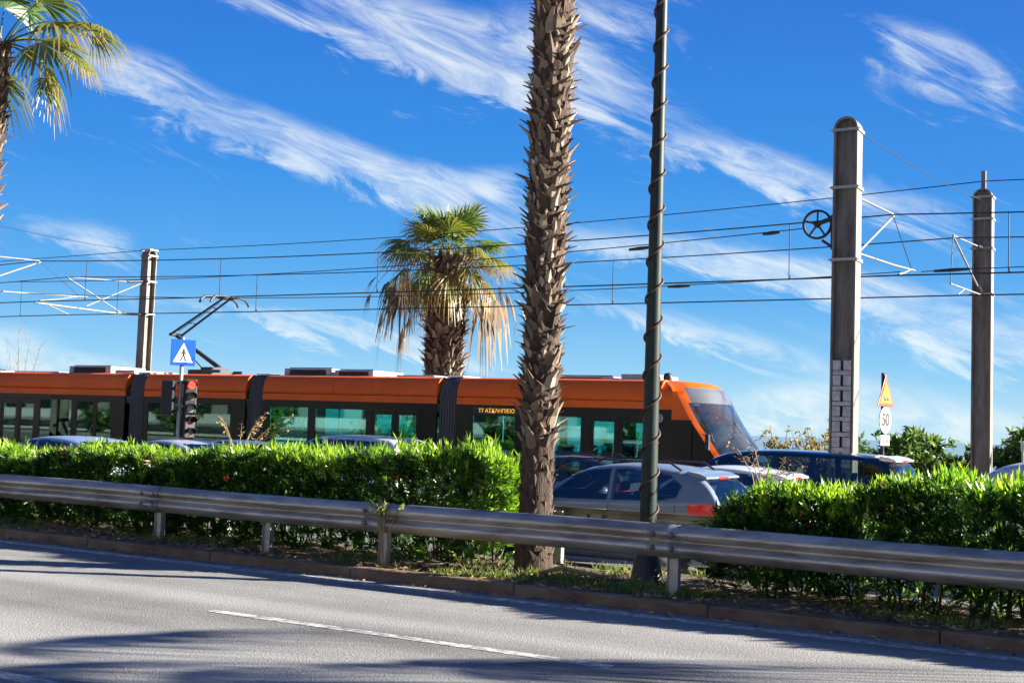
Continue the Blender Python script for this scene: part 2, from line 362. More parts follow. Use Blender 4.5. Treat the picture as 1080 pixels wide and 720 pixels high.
def asphalt(name, base, hi):
    m = bpy.data.materials.new(name); m.use_nodes = True; t = m.node_tree; b = t.nodes['Principled BSDF']; b.inputs['Roughness'].default_value = 0.85
    c = node(t, 'ShaderNodeTexCoord')
    fine = node(t, 'ShaderNodeTexNoise', i_Scale=48.0, i_Detail=6.0, i_Roughness=0.85); t.links.new(c.outputs['Object'], fine.inputs['Vector'])
    vor = node(t, 'ShaderNodeTexVoronoi', i_Scale=70.0); t.links.new(c.outputs['Object'], vor.inputs['Vector'])
    mp = node(t, 'ShaderNodeMapping'); mp.inputs['Scale'].default_value = (0.06, 1.1, 1); t.links.new(c.outputs['Object'], mp.inputs[0])
    wear = node(t, 'ShaderNodeTexNoise', i_Scale=1.0, i_Detail=3.0); t.links.new(mp.outputs[0], wear.inputs['Vector'])
    big = node(t, 'ShaderNodeTexNoise', i_Scale=0.7, i_Detail=5.0, i_Roughness=0.65); t.links.new(c.outputs['Object'], big.inputs['Vector'])
    def mm(op, a, bb):
        n = node(t, 'ShaderNodeMath', operation=op)
        for i, x in enumerate((a, bb)):
            if isinstance(x, (int, float)): n.inputs[i].default_value = x
            else: t.links.new(x, n.inputs[i])
        return n.outputs[0]
    s = mm('ADD', mm('MULTIPLY', fine.outputs['Fac'], 1.05), mm('MULTIPLY', wear.outputs['Fac'], 1.05))
    s = mm('ADD', s, mm('MULTIPLY', big.outputs['Fac'], 0.45)); s = mm('ADD', s, mm('MULTIPLY', vor.outputs['Distance'], 0.28))
    r = node(t, 'ShaderNodeValToRGB'); e = r.color_ramp.elements; e[0].position = 0.72; e[0].color = (*base, 1); e[1].position = 1.3 - 0.1; e[1].color = (*hi, 1)
    e[1].position = 1.0; mr = node(t, 'ShaderNodeMapRange'); mr.inputs[1].default_value = 0.85; mr.inputs[2].default_value = 1.65
    e[0].position = 0.1; t.links.new(s, mr.inputs[0]); t.links.new(mr.outputs[0], r.inputs[0]); t.links.new(r.outputs[0], b.inputs['Base Color'])
    bp = node(t, 'ShaderNodeBump', i_Strength=0.5, i_Distance=0.008); t.links.new(vor.outputs['Distance'], bp.inputs['Height']); t.links.new(bp.outputs[0], b.inputs['Normal'])
    return m
m_as = asphalt('asphalt', (0.043, 0.043, 0.041), (0.28, 0.276, 0.262))
m_as2 = asphalt('asphalt_far', (0.05, 0.05, 0.05), (0.15, 0.145, 0.14))
M['soil'] = mat('verge_soil', (0.07, 0.045, 0.028), 0.95, 0, (0.17, 0.12, 0.075), 5, bump=0.8, bscale=25)
M['ballast'] = mat('track_bed', (0.16, 0.14, 0.12), 0.95, 0, (0.28, 0.25, 0.22), 9, bump=0.9, bscale=30)
M['land'] = mat('dry_land', (0.16, 0.14, 0.08), 0.95, 0, (0.10, 0.12, 0.05), 0.4, bump=0.3)
M['sea'] = mat('sea_water', (0.01, 0.06, 0.12), 0.12, bump=0.4, scale=0.3, bscale=0.8)
M['pave'] = mat('pavement', (0.28, 0.26, 0.24), 0.9, 0, (0.36, 0.34, 0.31), 3, bump=0.3)
def worn(name, lo, hi):
    m = bpy.data.materials.new(name); m.use_nodes = True; t = m.node_tree; b = t.nodes['Principled BSDF']; b.inputs['Roughness'].default_value = 0.8
    c = node(t, 'ShaderNodeTexCoord'); n = node(t, 'ShaderNodeTexNoise', i_Scale=9.0, i_Detail=8.0, i_Roughness=0.75); t.links.new(c.outputs['Object'], n.inputs['Vector'])
    r = node(t, 'ShaderNodeValToRGB'); e = r.color_ramp.elements; e[0].position = 0.42; e[0].color = (0.15, 0.148, 0.142, 1); e[1].position = 0.60; e[1].color = (0.56, 0.55, 0.52, 1)
    t.links.new(n.outputs['Fac'], r.inputs[0]); t.links.new(r.outputs[0], b.inputs['Base Color']); return m
M['marking'] = worn('road_marking_paint', 0.36, 0.52)

sheet('ground', -1500, -1500, 1500, 1500, -0.47, M['land'])
sheet('sea', -3000, 95, 3000, 4500, -0.44, M['sea'])
sheet('road', -160, -4.5, 80, 10.62, 0.0, m_as)
sheet('opposite_road', -160, 13.85, 80, 22.3, ROAD2, m_as2)
sheet('track_bed', -160, 22.5, 80, 40.0, -0.27, M['ballast'])
def struct(mb, name, m, bevel=0.0): return kind(mb.build(name, m, None, bevel), 'structure')
mk = MB()
mk.box((-120, 10.22, 0.0), (60, 10.36, 0.004)); struct(mk, 'edge_line', M['marking'])
mk = MB()
for k in range(-14, 8): mk.box((-7.42 + 7.4 * k, 7.87, 0.0), (-3.70 + 7.4 * k, 7.99, 0.004))
for k in range(-14, 8): mk.box((-10.0 + 7.4 * k, 5.12, 0.0), (-6.0 + 7.4 * k, 5.25, 0.004))
struct(mk, 'lane_markings', M['marking'])
kb = MB()
x = -60.0
while x < 14:
    l = 2.0; d = rng.uniform(-0.006, 0.006); h = rng.uniform(-0.005, 0.005)
    kb.box((x + 0.003, 10.6 + d, -0.08), (x + l - 0.003, 10.76 + d, 0.108 + h)); x += l
struct(kb, 'kerb', M['concrete_kerb'], 0.018)
kb = MB(); kb.box((-160, 22.3, -0.4), (80, 22.5, -0.17)); kb.box((-160, 13.72, -0.4), (80, 13.85, -0.2)); struct(kb, 'far_kerb', M['pave'], 0.01)
kb = MB(); kb.box((-160, -4.7, -0.2), (80, -4.5, 0.13)); kb.box((-160, -9.0, -0.2), (80, -4.7, 0.12)); struct(kb, 'pavement', M['pave'], 0.01)
# verge: soil between the kerb and the lower carriageway
def verge_z(x, y):
    base = 0.10 if y < 12.6 else 0.10 - 0.32 * min(1, (y - 12.6) / 1.1)
    if y < 10.8: return 0.085
    return base + 0.035 * math.sin(x * 1.7 + y * 2.1) * math.sin(x * 0.9 - y * 3.3) + 0.02 * math.sin(x * 5.1) * math.sin(y * 6.3)
vs = []; fs = []; nx, ny = 300, 26
for j in range(ny + 1):
    for i in range(nx + 1):
        xx = -50 + 62 * i / nx; yy = 10.75 + (13.72 - 10.75) * j / ny
        vs.append((xx, yy, verge_z(xx, yy) + rng.uniform(-0.008, 0.008)))
for j in range(ny):
    for i in range(nx): a = j*(nx+1)+i; fs.append((a, a+1, a+nx+2, a+nx+1))
me = bpy.data.meshes.new('verge'); me.from_pydata(vs, [], fs); me.materials.append(M['soil']); me.polygons.foreach_set('use_smooth', [True]*len(fs))
o = bpy.data.objects.new('verge', me); COL.objects.link(o); kind(o, 'structure')

# ------------------------------------------------------------------ foliage helpers
def leaves(centres, dirs, lens, widths, rnd, droop=0.0):
    """one folded lance-shaped quad per leaf (numpy)"""
    n = len(centres); d = dirs / np.linalg.norm(dirs, axis=1, keepdims=True)
    rv = nrs.normal(size=(n, 3)); s = np.cross(d, rv); s /= np.linalg.norm(s, axis=1, keepdims=True) + 1e-9
    nrm = np.cross(s, d)
    L_ = lens[:, None]; W = widths[:, None]
    mid = centres + d * L_ * 0.45 + nrm * W * 0.25; tip = centres + d * L_; tip[:, 2] -= droop * lens
    v = np.stack([centres, mid + s * W * 0.5, tip, mid - s * W * 0.5], axis=1).reshape(-1, 3)
    q = np.arange(n * 4).reshape(-1, 4); return v, q, rnd

def shoots(P, D, per, llen, lwid, spread, leaf_tone):
    """whorls of leaves around shoot points P pointing along D"""
    n = len(P); idx = np.repeat(np.arange(n), per); k = len(idx)
    c = P[idx] + nrs.normal(size=(k, 3)) * 0.012; along = nrs.uniform(-0.10, 0.05, size=(k, 1)); c = c + D[idx] * along
    d = D[idx] + nrs.normal(size=(k, 3)) * spread
    ln = llen * nrs.uniform(0.6, 1.15, k); wd = lwid * nrs.uniform(0.75, 1.2, k)
    r = np.clip(leaf_tone[idx] + nrs.normal(size=k) * 0.14, 0, 1)
    return leaves(c, d, ln, wd, r)

def grass_tufts(name, pts, h, n, m, spread=0.5):
    P = np.repeat(np.array(pts), n, axis=0); k = len(P); P = P + nrs.normal(size=(k, 3)) * np.array([0.035, 0.035, 0.0])
    d = nrs.normal(size=(k, 3)) * spread; d[:, 2] = 1
    return leaves(P, d, h * nrs.uniform(0.4, 1.2, k), np.full(k, 0.009), np.clip(nrs.normal(0.45, 0.3, k), 0, 1), 0.15)
# ------------------------------------------------------------------ guardrails
WPROF = [(0.0, .310), (-.010, .312), (-.030, .292), (-.062, .262), (-.078, .238), (-.080, .218), (-.072, .200), (-.040, .178), (-.020, .165), (-.014, .155),
         (-.020, .145), (-.040, .132), (-.072, .110), (-.080, .092), (-.078, .072), (-.062, .048), (-.030, .018), (-.010, -.002), (0.0, 0.0)]
def guardrail(label, Y, ztop, side, x0, n, step, posts, zfoot):
    t = thing('guardrail', label, 'guardrail', (x0, Y, zfoot))
    for k in range(n):
        a, b = x0 + k * step, x0 + (k + 1) * step
        ov = 0.16; ph = rng.uniform(0, 6)
        def wob(x, a=a, ph=ph):
            return (0.006 * math.sin(1.9 * x + ph) + 0.004 * math.sin(0.6 * x), 0.007 * math.sin(0.9 * x + 0.4))
        prof = [(Y + side * (-y) * -1 + 0.003 * (k % 2) * side * -1 if False else Y + (y if side < 0 else -y) + (0.0035 * (k % 2)) * side, ztop - 0.31 + z) for y, z in WPROF]
        mb = MB(); mb.sweep(prof, a - ov, b + ov, True, False, (18, wob)); be = mb.build('beam', M['galv'], t)
        sm = be.modifiers.new('thick', 'SOLIDIFY'); sm.thickness = 0.004; sm.offset = -1
        for zz in (0.218, 0.092):
            for dx in (-0.10, 0.10):
                q = MB(); q.lathe([(0.0, -0.016), (0.017, -0.018), (0.026, -0.005), (0.027, 0.004)], (b + dx, Y + side * 0.083, ztop - 0.31 + zz), 8, 'y')
                bo = q.build('bolt', M['bolt'], be)
    for px_ in posts:
        lean = rng.uniform(-0.02, 0.02); mb = MB(); yc = Y - side * 0.07
        for (a0, b0, a1, b1) in ((-.055, -.028, -.05, .028 + .02), (.05, -.028, .055, .048), (-.05, -.003, .05, .003)):
            p0, p1 = (px_ + a0, yc + b0), (px_ + a1, yc + b1)
            mb.box((p0[0], p0[1], zfoot), (p1[0], p1[1], ztop - 0.04))
        po = mb.build('post', M['galv_post'], t)
        md = po.modifiers.new('lean', 'SIMPLE_DEFORM') if False else None
        mb = MB(); mb.box((px_ - .05, min(yc, Y) + .03, ztop - .25), (px_ + .05, max(yc, Y) - .012, ztop - .06)); mb.build('spacer', M['galv_post'], po)
    return t
guardrail('long galvanised crash barrier along the brown kerb in front of the hedges', 10.93, 0.775, -1, -31.44, 11, 3.36,
          [-31.4, -28.0, -24.7, -21.3, -17.9, -14.6, -11.22, -9.5, -7.86, -4.5, -1.2, 2.2, 5.5], 0.05)
guardrail('shaded rear crash barrier behind the palm and hedges beside the parked cars', 13.3, 0.70, 1, -30.0, 11, 3.36,
          [-29.0, -25.6, -22.3, -18.9, -15.5, -12.2, -6.90, -3.6, -0.3, 3.0], -0.15)

# ------------------------------------------------------------------ hedges
def hedge(label, x0, x1, hfun, endcap0, endcap1):
    t = thing('hedge', label, 'hedge', ((x0 + x1) / 2, 12.0, 0.1))
    yf, yb = 11.38, 12.45
    Lx = x1 - x0
    def wav(x): return 0.05 * np.sin(2.3 * x) + 0.035 * np.sin(5.1 * x + 1) + 0.03 * np.sin(11.0 * x)
    P = []; D = []; A = []
    def put(n, px, py, pz, dx, dy, dz, leaf_tone):  # new growth, plus sunlit top and shaded front, put into leaf colour
        P.append(np.stack([px, py, pz], 1)); d = np.stack([dx, dy, dz], 1); D.append(d / np.linalg.norm(d, axis=1, keepdims=True)); A.append(leaf_tone)
    N = nrs.normal
    n = int(Lx * 135); x = nrs.uniform(x0, x1, n); y = nrs.uniform(yf - .02, yb, n); h = hfun(x) + wav(x)          # top: lime of new growth and of sunlight put into the tone
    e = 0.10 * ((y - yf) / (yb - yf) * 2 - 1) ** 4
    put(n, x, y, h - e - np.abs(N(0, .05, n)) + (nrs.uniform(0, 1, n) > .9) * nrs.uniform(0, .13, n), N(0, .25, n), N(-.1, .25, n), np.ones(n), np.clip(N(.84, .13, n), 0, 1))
    n = int(Lx * 200); x = nrs.uniform(x0, x1, n); h = hfun(x) + wav(x); f = nrs.uniform(0, 1, n) ** 0.62; z = 0.10 + f * (h - 0.10)     # front: shade put into the tone as darker green
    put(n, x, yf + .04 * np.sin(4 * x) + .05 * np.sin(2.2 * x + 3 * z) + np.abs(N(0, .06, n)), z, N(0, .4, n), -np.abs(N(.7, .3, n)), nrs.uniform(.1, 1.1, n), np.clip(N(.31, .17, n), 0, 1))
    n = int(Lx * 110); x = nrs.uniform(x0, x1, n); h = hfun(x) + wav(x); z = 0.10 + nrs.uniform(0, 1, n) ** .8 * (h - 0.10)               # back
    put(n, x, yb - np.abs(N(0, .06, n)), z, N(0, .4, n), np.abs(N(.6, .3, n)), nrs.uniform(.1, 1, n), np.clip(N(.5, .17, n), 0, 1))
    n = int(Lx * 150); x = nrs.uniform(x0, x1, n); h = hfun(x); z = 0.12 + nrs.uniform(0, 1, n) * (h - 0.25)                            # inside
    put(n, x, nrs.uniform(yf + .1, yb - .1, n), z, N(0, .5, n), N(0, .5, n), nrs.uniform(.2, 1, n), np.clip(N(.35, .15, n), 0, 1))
    for on, xe, s in ((endcap0, x0, -1), (endcap1, x1, 1)):
        if not on: continue
        n = 190; y = nrs.uniform(yf, yb, n); h = float(hfun(np.array([xe]))[0]); z = .3 + nrs.uniform(0, 1, n) ** .7 * (h - .32)
        put(n, xe + s * (.05 + N(0, .06, n)) - s * 0.22 * np.clip(1 - (h - z) / .35, 0, 1) * 1.0, y, z, s * np.abs(N(.7, .3, n)), N(0, .4, n), nrs.uniform(.1, 1, n), np.clip(N(.62, .17, n), 0, 1))
    P = np.concatenate(P); D = np.concatenate(D); A = np.concatenate(A)
    gap = np.sin(P[:, 0] * 3.1 + 1.3 * np.sin(P[:, 2] * 5)) * np.sin(P[:, 2] * 6.5 + P[:, 0] * 1.7) + .5 * np.sin(P[:, 0] * 9.7 + P[:, 1] * 8)   # thin places
    keep = ~((gap > .55) & (nrs.uniform(0, 1, len(P)) < .35)); P, D, A = P[keep], D[keep], A[keep]
    dm = nrs.uniform(0, 1, len(P)) < .018; v, q, r = shoots(P[dm], D[dm], 7, .12, .018, .7, nrs.uniform(.1, .9, dm.sum())); np_mesh('dead_leaves', v, q, r, M['dry'], t); P, D, A = P[~dm], D[~dm], A[~dm]
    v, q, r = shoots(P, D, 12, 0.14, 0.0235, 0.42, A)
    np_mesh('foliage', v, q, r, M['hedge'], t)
    mb = MB(); k = int(Lx * 7)
    for i in range(k):
        bx = x0 + .15 + (Lx - .3) * rng.random(); by = rng.uniform(11.6, 12.3); hh = float(hfun(np.array([bx]))[0])
        pts = [(bx, by, 0.06), (bx + rng.uniform(-.08, .08), by + rng.uniform(-.08, .08), .45), (bx + rng.uniform(-.2, .2), by + rng.uniform(-.25, .25), hh - .25)]
        mb.tube(pts, [.016, .012, .006], 5, False)
    mb.build('branches', M['stem'], t)
    return t
hedge('long clipped oleander hedge from the frame edge to the palm trunk, bright lime top', -26.0, -6.95,
      lambda x: np.interp(x, [-26, -16, -14.9, -12.1, -9.7, -8.2, -6.9], [.98, .98, 1.0, 1.10, 1.19, 1.27, 1.26]), False, True)
hedge('shorter clipped oleander hedge on the lamp post side, nearest the speed sign', -4.27, 4.6,
      lambda x: np.interp(x, [-4.45, -4.1, -3.7, -2.9, -2.1, -1.4, 4.6], [.86, 1.03, 1.11, 1.18, 1.21, 1.22, 1.25]), True, False)

# ------------------------------------------------------------------ palms
def fan(qb, base, az, el, plen, R, nseg, droop, leaf_tone, wid=0.05, arc=105, petr=0.012, fold=1.0, fringe=0.3):
    """one fan leaf: a curving stalk and a blade of drooping folded fingers"""
    b = Vector(base); d = Vector((math.cos(az) * math.cos(el), math.sin(az) * math.cos(el), math.sin(el)))
    pts = [b]; cur = d.copy(); N_ = 6
    for i in range(N_):
        cur = (cur + Vector((0, 0, -droop * 0.16))).normalized(); pts.append(pts[-1] + cur * (plen / N_))
    for i in range(N_):
        t = (pts[i+1] - pts[i]).normalized(); s = t.cross(Vector((0, 0, 1)))
        s = s.normalized() if s.length > 1e-3 else Vector((1, 0, 0)); u = s.cross(t)
        r0, r1 = petr * (1.5 - i / N_), petr * (1.5 - (i + 1) / N_)
        for (a0, a1) in ((s, u), (u, -s), (-s, -u), (-u, s)):
            qb.quad(pts[i] + a0 * r0, pts[i] + a1 * r0, pts[i+1] + a1 * r1, pts[i+1] + a0 * r1, min(1, leaf_tone + .12))
    c = pts[-1]; t = cur; s = t.cross(Vector((0, 0, 1))); s = s.normalized() if s.length > 1e-3 else Vector((1, 0, 0)); nrm = s.cross(t).normalized()
    roll = rng.uniform(-.5, .5); s, nrm = s * math.cos(roll) + nrm * math.sin(roll), nrm * math.cos(roll) - s * math.sin(roll)
    A = math.radians(arc)
    for i in range(nseg):
        th = -A + 2 * A * (i + .5) / nseg + rng.uniform(-.03, .03); hw = A / nseg * 0.95
        L_ = R * (0.72 + 0.28 * math.cos(th)) * rng.uniform(.9, 1.08)
        def at(f, ang, dd):
            v = t * math.cos(ang) + s * math.sin(ang)
            p = c + v * (L_ * f) + nrm * (-0.22 * L_ * f * f * abs(math.sin(ang)) * fold); p.z -= dd * L_; return p
        ri = 0.48; k = droop
        a0, a1 = at(.03, th - hw, 0), at(.03, th + hw, 0); m0, m1 = at(ri, th - hw, .05 * k), at(ri, th + hw, .05 * k)
        up = nrm * (L_ * .018 * (1 if i % 2 else -1)); rv = min(1, max(0, leaf_tone + rng.uniform(-.1, .12)))
        qb.quad(a0, a1, m1 + up, m0 - up, rv)
        e0, e1 = at(.76, th - hw * .40, .16 * k + .02), at(.76, th + hw * .40, .16 * k + .02)
        qb.quad(m0 - up, m1 + up, e1, e0, min(1, rv + .03))
        tp = at(1.0, th + rng.uniform(-.04, .04), .42 * k + rng.uniform(0, .2) * k); w_ = (e1 - e0) * .12
        qb.quad(e0, e1, tp + w_, tp - w_, min(1, rv + fringe))

def boots(qb, rings, per, z0, z1, rad, cx, cy, leanf, size=1.0, jag=1.0, low=0.0):
    g = 2.39996; n = rings * per
    for k in range(n):
        f = k / n; z = z0 + (z1 - z0) * f; a = g * k + rng.uniform(-.12, .12); r = rad(z)
        lx, ly = leanf(z); c = Vector((cx + lx, cy + ly, z)); o = Vector((math.cos(a), math.sin(a), 0)); s = Vector((-math.sin(a), math.cos(a), 0)); U = Vector((0, 0, 1))
        sz = size; size = sz * rng.uniform(.65, 1.25); wd = size * rng.uniform(.085, .15); L_ = size * rng.uniform(.12, .24) * (1 - .25 * low); tilt = rng.uniform(.30, 1.1) * jag
        p0 = c + o * (r - .02) - U * .02; d1 = (U * math.cos(tilt * .55) + o * math.sin(tilt * .55)); p1 = p0 + d1 * L_ * .55
        d2 = (U * math.cos(min(1.5, tilt * 1.25)) + o * math.sin(min(1.5, tilt * 1.25)) + s * rng.uniform(-.6, .6)).normalized(); p2 = p1 + d2 * L_ * rng.uniform(.45, .9)
        th = o * .026 * size; leaf_tone = min(1, max(0, rng.gauss(.52, .28)))
        w0, w1, w2 = s * wd * .5, s * wd * .40, s * wd * rng.uniform(.05, .16)
        bulge = o * .03 * size
        # outer face (two halves, ridged); edges, inner face get shade in their colour
        qb.quad(p0 - w0, p0 + bulge, p1 + bulge, p1 - w1, leaf_tone); qb.quad(p0 + bulge, p0 + w0, p1 + w1, p1 + bulge, leaf_tone)
        qb.quad(p1 - w1, p1 + bulge, p2 + th * .3, p2 - w2, min(1, leaf_tone + .08)); qb.quad(p1 + bulge, p1 + w1, p2 + w2, p2 + th * .3, min(1, leaf_tone + .08))
        qb.quad(p0 + w0, p0 - w0, p0 - w0 - th, p0 + w0 - th, leaf_tone * .5)
        qb.quad(p1 + w1 - th, p1 - w1 - th, p2 - w2 - th * .3, p2 + w2 - th * .3, leaf_tone * .6)
        qb.quad(p1 - w1, p2 - w2, p2 - w2 - th * .3, p1 - w1 - th, leaf_tone * .7); qb.quad(p2 + w2, p1 + w1, p1 + w1 - th, p2 + w2 - th * .3, leaf_tone * .7)
        qb.quad(p2 - w2, p2 + w2, p2 + w2 - th * .3, p2 - w2 - th * .3, leaf_tone)
        for _ in range(3):   # frayed fibre at the broken end
            q0 = p1.lerp(p2, rng.uniform(.2, 1)) + s * rng.uniform(-.5, .5) * wd; dd = (d2 + Vector((rng.gauss(0, .5), rng.gauss(0, .5), rng.gauss(-.1, .5)))).normalized() * rng.uniform(.03, .09) * size; ss_ = s * .004
            qb.quad(q0 - ss_, q0 + ss_, q0 + dd + ss_ * .3, q0 + dd - ss_ * .3, rng.random())
        size = sz

def palm(label, x, y, zg, h, rlow, rhigh, zboot, rings, per, size, fronds, lean=(0, 0), jag=1.0, dead=0, group=None):
    t = thing('palm_tree', label, 'palm tree', (x, y, zg), 0, group)
    def rad(z):
        f = (z - zg) / h
        return rlow * (1.25 - min(1, f / .05) * .25) if z < zboot else rlow + (rhigh - rlow) * min(1, (z - zboot) / (h * .35))
    lf = lambda z: (lean[0] * ((z - zg) / h), lean[1] * ((z - zg) / h))
    mb = MB(); pts = []; rs = []
    for i in range(41):
        z = zg - .05 + (h + .05) * i / 40; l = lf(z); pts.append((x + l[0], y + l[1], z)); rs.append(rad(z) * (1 + .03 * math.sin(i * 2.4)))
    mb.tube(pts, rs, 22); tr = mb.build('trunk', M['trunk'], t)
    qb = QB(); boots(qb, rings, per, zboot, zg + h, rad, x, y, lf, size, jag); qb.build('leaf_bases', M['boot'], tr)
    if zboot - zg > .6:   # worn stubs and fibre on the low trunk
        qb = QB(); boots(qb, 16, per, zg + .12, zboot + .1, rad, x, y, lf, size * .8, .45, 1.0)
        qb.r = [v * .45 for v in qb.r]; qb.build('fibre_stubs', M['boot'], tr)
    l = lf(zg + h); top = Vector((x + l[0], y + l[1], zg + h))
    qb = QB()
    for f in fronds: fan(qb, top + Vector((math.cos(f['az']) * .1, math.sin(f['az']) * .1, f.get('dz', 0))), f['az'], f['el'], f['p'], f['R'], f.get('n', 26), f['dr'], f['leaf_tone'])
    qb.build('crown', M['frond'], t)
    if dead:
        qb = QB()
        for k in range(dead):
            a = rng.choice([PI / 6, PI * 7 / 6]) + rng.gauss(0, .6); zz = rng.uniform(-.7, .3)
            fan(qb, top + Vector((math.cos(a) * rhigh, math.sin(a) * rhigh, zz)), a, rng.uniform(-.3, .7), rng.uniform(1.5, 2.9), rng.uniform(.5, 1.35), rng.choice([5, 7, 10]), rng.uniform(1.5, 2.8), rng.uniform(0, .8), arc=rng.choice([14, 25, 50]), fold=.4)
        qb.build('dead_fronds', M['dry'], t)
    return t
def ring_fronds(specs, sc=1.0):
    out = []
    for n, el, p, R, dr, leaf_tone in specs:
        a0 = rng.uniform(0, 6)
        for k in range(n):
            out.append(dict(az=a0 + 2 * PI * k / n + rng.uniform(-.2, .2), el=el + rng.uniform(-.18, .18), p=p * sc * rng.uniform(.85, 1.15), R=R * sc * rng.uniform(.88, 1.1), dr=dr * rng.uniform(.8, 1.25), leaf_tone=min(1, max(0, leaf_tone + rng.uniform(-.15, .2)))))
    return out
G = [(7, 1.25, .7, .95, .3, .25), (9, .85, .9, 1.05, .6, .35), (10, .35, 1.0, 1.05, .9, .5), (8, -.15, 1.0, 1.0, 1.1, .68), (6, -.6, .9, .9, 1.2, .9)]
palm('tall palm trunk of jagged leaf bases between the two hedges, crown above the frame', -6.42, 11.75, 0.06, 9.2, .175, .205, 1.42, 84, 13, .84, ring_fronds(G, 1.0), (0.02, 0.06))
lf_fr = ring_fronds([(4, 1.3, .7, .9, .35, .35), (5, .9, .8, .95, .8, .55)])
lf_fr += [dict(az=.50, el=.62, p=1.35, R=.62, dr=.85, leaf_tone=.62, n=30), dict(az=.42, el=.40, p=1.15, R=.56, dr=1.0, leaf_tone=.70, n=28), dict(az=.75, el=-.05, p=.80, R=.56, dr=1.3, leaf_tone=.72, n=26), dict(az=.55, el=.15, p=.75, R=.6, dr=1.2, leaf_tone=.7, n=26),
          dict(az=.1, el=1.0, p=.9, R=.8, dr=.8, leaf_tone=.5, n=28), dict(az=2.6, el=.4, p=1.0, R=.9, dr=1.1, leaf_tone=.6), dict(az=3.6, el=.0, p=1.0, R=.8, dr=1.2, leaf_tone=.75), dict(az=4.6, el=.5, p=1.0, R=.9, dr=1.0, leaf_tone=.6)]
palm('palm at the frame edge with yellowing drooping fan fronds', -16.12, 11.75, 0.06, 7.02, .15, .185, 1.3, 40, 11, .9, lf_fr, (0.30, 0.0))
# the bushy filifera palm behind the tram, with its skirt of dead leaves
mf = ring_fronds([(6, 1.4, .8, 1.3, .15, .34), (9, 1.1, 1.2, 1.3, .35, .42), (10, .8, 1.4, 1.25, .55, .50), (11, .5, 1.6, 1.2, .8, .60), (10, .2, 1.7, 1.1, 1.1, .74), (8, -.1, 1.7, 1.0, 1.4, .98)])
palm('bushy palm behind the tram with a green top and hanging dead fronds', -25.45, 39.0, -0.3, 8.25, .55, .66, 1.0, 40, 16, 1.9, mf, (0, 0), .9, 34)
# next palm of the row, just outside the frame: its crown shades the lower road
palm('palm of the verge row beyond the frame edge shading the road', 5.7, 11.9, 0.06, 5.4, .19, .22, .9, 22, 9, 1.0, ring_fronds([(4, 1.2, .9, .95, .4, .3), (6, .6, 1.3, .95, .7, .4), (6, .1, 1.4, .95, .9, .6), (4, -.4, 1.2, .9, 1.1, .8)], 1.1))

# ------------------------------------------------------------------ lamp post with a wrapped cable
t = thing('lamp_post', 'dark green lamp post wrapped in a brown cable, beside the palm trunk', 'lamp post', (-5.1, 11.75, 0.08))
lr = lambda z: .090 - .0050 * z
mb = MB(); mb.tube([(-5.1, 11.75, z * .5 + .08) for z in range(19)], [lr(z * .5) for z in range(19)], 24); mb.build('pole', M['lamp_post'], t)
mb = MB(); mb.lathe([(.20, .06), (.20, .10), (.165, .14), (.14, .30), (.105, .40), (.096, .42)], (-5.1, 11.75, 0), 20); mb.build('base_skirt', M['dark_steel'], t)
pts = []; zc = .75
for k in range(900):
    z = .5 + k * 8.3 / 900; a = 2 * PI * z / .385 + .35 * math.sin(z * 1.3); r = lr(z) + .013; pts.append((-5.1 + math.cos(a) * r, 11.75 + math.sin(a) * r, z + .08))
mb = MB(); mb.tube(pts, .012, 6); mb.build('wrapped_cable', M['cable'], t)
mb = MB(); mb.tube([(-5.1, 11.75, 9.08), (-5.1, 11.5, 9.5), (-5.1, 10.9, 9.75), (-5.1, 9.9, 9.85)], [.05, .045, .04, .035], 12); mb.build('arm', M['lamp_post'], t)
mb = MB(); mb.box((-5.22, 9.2, 9.78), (-4.98, 9.95, 9.9)); mb.build('lamp_head', M['lamp_post'], t, .03)

# ------------------------------------------------------------------ verge growth and litter
pts = []
for k in range(3600):
    x = nrs.uniform(-20, 2); y = nrs.choice([nrs.uniform(10.8, 11.5), nrs.uniform(10.8, 13.4)])
    dens = .22 + .75 * (abs(x + 5.7) < 1.5) + .25 * math.sin(x * 2.1)
    if nrs.uniform() < dens: pts.append((x, y, verge_z(x, y) - .01))
v, q, r = grass_tufts('grass', pts, .13, 9, None, .55)
kind(np_mesh('grass', v, q, r, M['grass']), 'stuff')
n = 5200; c = np.stack([nrs.uniform(-22, 2.5, n), 10.62 + np.abs(nrs.normal(0, .9, n)), np.zeros(n)], 1)
c = c[c[:, 1] < 13.5]; on = c[:, 1] < 10.76; c[:, 2] = [0.135 if y < 10.76 else verge_z(x, y) + .012 for x, y, _ in c]
c2 = np.stack([nrs.uniform(-22, 2.5, 420), 10.58 - np.abs(nrs.normal(0, .10, 420)), np.full(420, .010)], 1); c = np.concatenate([c, c2])
k = len(c); d = nrs.normal(size=(k, 3)); d[:, 2] *= .18
v, q, r = leaves(c, d, nrs.uniform(.03, .11, k), nrs.uniform(.012, .03, k), nrs.uniform(0, 1, k))
kind(np_mesh('leaf_litter', v, q, r, M['litter']), 'stuff')

